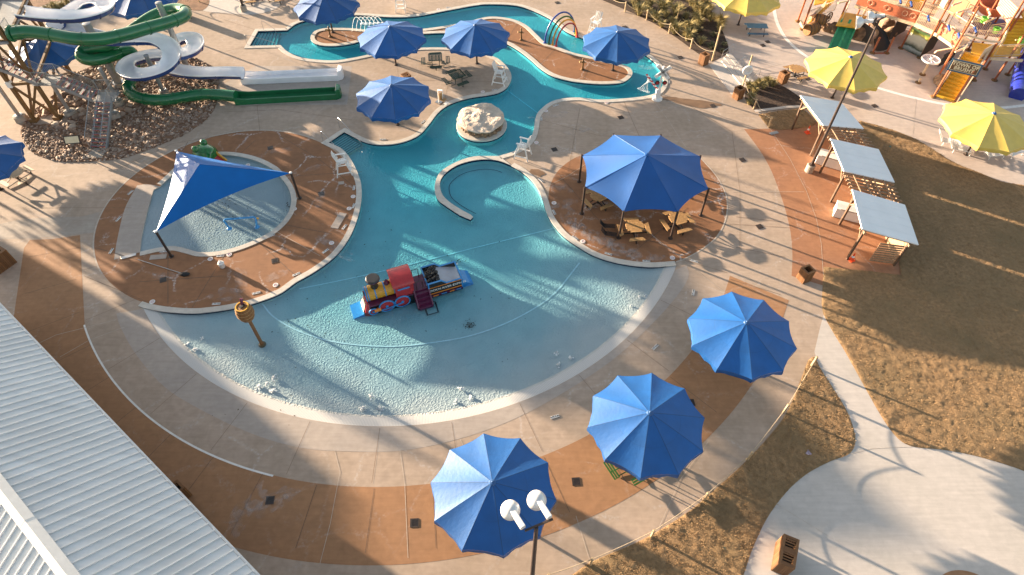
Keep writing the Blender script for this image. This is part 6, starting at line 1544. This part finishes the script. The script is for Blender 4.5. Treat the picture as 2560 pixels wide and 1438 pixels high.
# back stair and striped yellow roof at the right edge
quadpanel('deck_floor','purple',[dk(2420,80),dk(2500,92),dk(2520,50),dk(2440,40)],.1); prail('railing',dk(2395,60),dk(2460,86)); prail('railing',dk(2462,92),dk(2510,86)); prail('railing',dk(2410,40),dk(2450,60))
ystair(at(2535,118,DZ),at(2560,45,4.4),2.0,9)
q=[at(2492,24,4.6),at(2520,62,4.6),at(2548,25,5.2),at(2508,-12,5.2)]; quadpanel('log_roof','pinkroof',q,.12)
for i in range(8):
    u=(i+.5)/8; MB().tube([q[0].lerp(q[3],u)+Vector((0,0,.06)),q[1].lerp(q[2],u)+Vector((0,0,.06))],.10,8).build('roof_log',M['pinkroof'],T,True,org=po)
q=[at(2552,30,5.0),at(2570,60,4.4),at(2620,30,4.6),at(2600,0,5.2)]; quadpanel('log_roof','yellowpl',q,.1)
# red basin, lime tipping buckets, pipework
m=MB(); m.lathe([(.95,0),(1.15,.7),(1.05,.7),(.9,.1)],22,at(2476,30,3.2)).build('red_basin',M['red_p'] if False else M['redpanel'],T,True,org=po)
for q,z in (((2460,50),3.6),((2490,76),3.3),((2554,102),3.4)):
    c=at(*q,z); MB().lathe([(.20,-.22),(.27,.16),(.29,.22),(.24,.22),(.17,-.15)],16,c).build('tipping_bucket',M['lime'],T,True,org=po); MB().tube([c+Vector((-.45,.1,.0)),c+Vector((.45,-.05,.05))],.05,8).build('bucket_axle',M['cream'],T,True,org=po)
for l in ([(2405,92,3.9),(2412,87,4.0),(2470,103,3.9),(2500,106,3.8)],[(2380,14,3.8),(2404,5,4.0)],[(2392,32,3.8),(2430,20,3.9)],[(2430,54,3.4),(2472,54,3.4)],[(2460,58,3.6),(2486,46,3.8)],[(2337,132,1.2),(2342,128,1.5),(2386,120,2.0)],[(2388,130,2.5),(2418,118,2.7)],[(2095,8,3.6),(2120,2,3.8)],[(2433,32,3.6),(2455,43,3.7)],[(2470,22,4.0),(2476,38,3.8),(2466,46,3.6)]):
    MB().tube([at(*q) for q in l],.075,8).build('spray_pipe',M['cream'],T,True,org=po)
# upper towers behind: cream and orange panels, upper deck
for q,mk in (([(2262,18,2.4),(2300,28,2.4),(2300,28,3.6),(2262,18,3.6)],'yellowpl'),([(2368,30,2.4),(2398,50,2.4),(2398,50,4.0),(2368,30,4.0)],'redpanel'),([(2340,8,2.4),(2366,26,2.4),(2366,26,4.4),(2340,8,4.4)],'cream'),([(2410,14,2.4),(2432,30,2.4),(2432,30,4.2),(2410,14,4.2)],'redpanel')):
    a,b=at(*q[0]),at(*q[1]); up=Vector((0,0,q[2][2]-q[1][2])); quadpanel('tower_panel',mk,[a,b,b+up,a+up],.06)
quadpanel('deck_floor','cream',[at(2200,14,DZ),at(2330,44,DZ),at(2360,6,DZ),at(2240,-20,DZ)],.1); prail('railing',at(2252,-2,DZ),at(2300,14,DZ)); prail('railing',at(2302,12,DZ),at(2338,22,DZ))
quadpanel('upper_roof','yellowpl',[at(2210,-14,5.2),at(2300,2,5.2),at(2330,-30,5.6),at(2240,-44,5.6)],.12)
# left part: stone wall, landing, double green slide
lz=1.5
quadpanel('landing_deck','yellowpl',[at(2090,62,lz),at(2150,70,lz),at(2168,40,lz),at(2108,30,lz)],.12)
a,b=at(2103,50,lz),at(2146,58,lz); c,d=at(2060,140,.12),at(2112,140,.12)
def slide3(u): return a.lerp(b,u),c.lerp(d,u)
def sl(u0,u1,h,name,mk):
    m=MB(); n=10
    for i in range(n+1):
        t_=i/n; e=t_+.0; f=lambda p,q:(p.lerp(q,t_)+Vector((0,0,-.25*math.sin(PI*t_)*.6)))
        p,q=f(*slide3(u0)),f(*slide3(u1)); m.v+=[p+Vector((0,0,h)),q+Vector((0,0,h)),q-Vector((0,0,.1)),p-Vector((0,0,.1))]
    for i in range(n):
        for j in range(4): m.f.append((4*i+j,4*i+(j+1)%4,4*i+4+(j+1)%4,4*i+4+j))
    m.f+=[(0,1,2,3),(4*n+3,4*n+2,4*n+1,4*n)]; m.build(name,M[mk],T,org=po)
sl(.09,.43,0,'slide_lane','greenpl'); sl(.57,.91,0,'slide_lane','greenpl'); sl(0,.09,.20,'slide_edge','greenpl'); sl(.43,.57,.20,'slide_edge','greenpl'); sl(.91,1,.20,'slide_edge','greenpl')
prail('railing',at(2012,56,.6),at(2085,28,lz+.2)); prail('railing',at(2104,52,lz),at(2118,22,lz)); prail('railing',at(2146,60,lz),at(2163,34,lz)); quadpanel('side_panel','cream',[at(1998,60,.4),at(2006,72,.4),at(2010,66,1.8),at(2002,50,1.8)],.05); quadpanel('side_panel','purple',[at(2025,40,.9),at(2040,34,.9),at(2040,34,1.9),at(2025,40,1.9)],.05)
ystair(at(2030,52,.3),at(2075,8,DZ),1.6,8,'ramp_step'); quadpanel('deck_floor','yellowpl',[at(2035,12,DZ),at(2080,2,DZ),at(2090,-20,DZ),at(2040,-10,DZ)],.1)
for (px,py,s) in ((2085,70,.55),(2075,72,.5),(2066,70,.45),(2092,73,.6),(2152,80,.7),(2160,88,.75),(2145,72,.6),(2213,62,.7),(2220,72,.7),(2226,82,.6),(2348,203,.4),(2354,209,.4),(2350,196,.45),(2418,208,.3)):
    MB().blob(at(px,py,s*.5),(s,s*.8,s),px,.2,3).build('rock',M['stonewall'],T,True,org=po)
# dark climbing chute
pth=smooth(P3([(2178,48,2.3),(2186,66,1.8),(2194,90,1.0),(2200,112,.45),(2203,127,.12)]),5,False)
i_,o_,r_=trough(pth,.75,.35); i_.build('climbing_chute',M['black'],T,True,org=po); o_.build('chute_shell',M['stonewall'],T,True,org=po)
MB().bar(at(2181,133,.06),at(2216,133,.06),.08).build('ground_bar',M['orangepost'],T,org=po)
# sign
q=[at(2367,172,2.55),at(2443,190,2.55)]; d=(q[1]-q[0]); L=d.length; d.normalize(); ctr=(q[0]+q[1])/2+Vector((0,0,.42)); tilt=Matrix.Rotation(math.atan2(d.y,d.x),3,'Z')@Matrix.Rotation(R(-14),3,'X')
s=MB().box(ctr,(L,.07,.95),M=tilt).build('sign_board',M['bluemetal'],T,org=po); bb_=tilt@Vector((0,-.045,0))
MB().box(ctr+bb_,(L-.26,.03,.72),M=tilt).build('sign_trim',M['signcream'],s,org=po); MB().box(ctr+tilt@Vector((0,-.055,0)),(L-.32,.03,.66),M=tilt).build('sign_face',M['signbrown'],s,org=po)
for tx,dz in (('TOWN OF',.14),('BRUSHY',-.16)):
    Mt=tilt.to_4x4()@Matrix(((1,0,0,0),(0,0,-1,0),(0,1,0,0),(0,0,0,1))); Mt.translation=ctr-po+tilt@Vector((0,-.075,dz)); text(tx,.36,'lettering',M['signcream'],s,Mt,1.1,.012)
# royal blue tube slide at the right edge
pth=smooth(P3([(2590,60,3.2),(2575,110,2.2),(2562,150,1.4),(2552,190,.8),(2547,222,.45),(2545,238,.40)]),6,False)
MB().tube(pth,.62,20).build('blue_chute',M['navyslide'],T,True,org=po)
# separate props
t=thing('barrel','large brown wooden barrel lying at the foot of the play structure','barrel',at(2030,72,.62),R(25),'barrels at the play structure'); My_=Matrix.Rotation(PI/2,3,'Y')
def brl(t,s):
    MB().lathe([(.46*s,-.62*s),(.56*s,-.25*s),(.58*s,0),(.56*s,.25*s),(.46*s,.62*s)],20,M=My_).build('staves',M['rust'],t,True)
    for x in (-.5,-.2,.2,.5): MB().lathe([(.60*s-abs(x)*.17*s,(x-.04)*s),(.60*s-abs(x)*.17*s,(x+.04)*s)],20,M=My_).build('hoop',M['darksteel'],t)
brl(t,1.0); t=thing('barrel','smaller dark barrel perched on the rocks above the larger barrel','barrel',at(2052,50,1.15),R(-20),'barrels at the play structure'); brl(t,.85)
t=thing('wagon_wheel','spoked wooden wagon wheel standing beside the upper barrel','wagon wheel',at(2072,44,1.35),R(35)); MB().tube([(.46*math.cos(2*PI*i/24),0,.46*math.sin(2*PI*i/24)) for i in range(24)],.05,6,closed=True).build('rim',M['darktimber'],t,True); MB().lathe([(.1,-.09),(.1,.09)],12,M=Matrix.Rotation(PI/2,3,'X')).build('hub',M['darktimber'],t)
for i in range(10): MB().bar((0,0,0),(.45*math.cos(2*PI*i/10),0,.45*math.sin(2*PI*i/10)),.035).build('spoke',M['darktimber'],t)
p=at(2306,187); t=thing('disc_fountain','white round wheel-shaped spray table on one leg in front of the mural','fountain',p); MB().tube([(0,0,0),(0,0,1.35)],.10,10).build('leg',M['cream'],t,True); MB().lathe([(.27,0),(.26,.06),(.12,.12)],14).build('foot_plate',M['brownsteel'],t)
MB().lathe([(.72,1.35),(.74,1.42),(.70,1.44)],28).build('disc',M['grey_p'],t); MB().tube([(.70*math.cos(2*PI*i/28),.70*math.sin(2*PI*i/28),1.44) for i in range(28)],.07,8,closed=True).build('rim',M['whiteplastic'],t,True)
m=MB()
for i in range(10): m.bar((.08*math.cos(.63*i),.08*math.sin(.63*i),1.46),(.64*math.cos(.63*i),.64*math.sin(.63*i),1.46),.03,.02)
m.lathe([(.14,1.45),(.05,1.6)],10); m.build('spokes',M['whiteplastic'],t)
p=at(2295,207); t=thing('ground_nozzle','small ground spray nozzle with a round foot in front of the wheel spray table','fountain',p); MB().lathe([(.25,0),(.24,.06),(.1,.1)],14).build('foot_plate',M['brownsteel'],t); MB().tube([(0,0,.1),(.03,.0,.42)],[.06,.10],8).build('nozzle',M['cream'],t,True)
# ================================================================= outside the frame to the left: what throws the long shadows
sh=(math.cos(SUN_AZ)/math.tan(SUN_EL),math.sin(SUN_AZ)/math.tan(SUN_EL))
def back(px,py,z): p=at(px,py); return (p.x+sh[0]*z,p.y+sh[1]*z)
TZ=9.0; top=[back(483,879,TZ),back(615,1000,TZ),back(890,1250,TZ),back(911,1440,TZ)]
fp=top+[(top[3][0]-14,top[3][1]-6),(top[0][0]-16,top[0][1]-9)]  # unseen block, footprint traced back from the outline of the shadow it throws
T=thing('building','unseen plain building beyond the left edge, shaped to throw the shadow over lower left paving','building',(top[1][0],top[1][1],0)); og=Vector((top[1][0],top[1][1],0))
MB().prism(fp,0,TZ-.2).build('wall',M['stonewall'],T,org=og); MB().prism(offset([Vector(q) for q in fp],.1 if area([Vector(q) for q in fp])<0 else -.1,True),TZ-.2,TZ).build('roof',M['roof'],T,org=og)
dup(UB,(-43.1,40.5,0),R(12),'blue umbrella beyond the left edge, seen only by its shadow on the round pad')
def tree(x,y,h,r,lab,n=420,seed=0):
    t=thing('tree',lab,'tree',(x,y,0)); rr=random.Random(seed); m=MB(); tip=[]
    m.tube([(0,0,0),(.05,.03,h*.3),(.0,.08,h*.55),(.03,0,h*.9)],[.16,.13,.09,.03],8)
    for i in range(12):
        a=rr.random()*6.28; z=h*(.35+.5*rr.random()); e=Vector((r*.8*math.cos(a),r*.8*math.sin(a),z+h*.16)); m.tube([(0,.05,z),(e.x*.5,e.y*.5,z+h*.06),e],[.05,.035,.012],5); tip.append(e)
    m.build('trunk',M['darktimber'],t,True); m=MB()
    for i in range(n):
        e=tip[i%12]; c=e+Vector((rr.gauss(0,r*.28),rr.gauss(0,r*.28),rr.gauss(0,h*.10))); d=Vector((rr.gauss(0,1),rr.gauss(0,1),rr.gauss(0,1))).normalized()*.16; q=d.cross(Vector((rr.gauss(0,1),rr.gauss(0,1),rr.gauss(0,1)))).normalized()*.11; m.add([c-d,c+q,c+d,c-q],[(0,1,2,3)])
    m.build('crown',M['shrub'],t)
p=back(660,885,6.0); tree(p[0],p[1],7.6,1.0,'unseen slim tree added beyond the left edge to shade a band of the shallow end',500,3)  # added out of view only to throw the narrow shade band over the pool
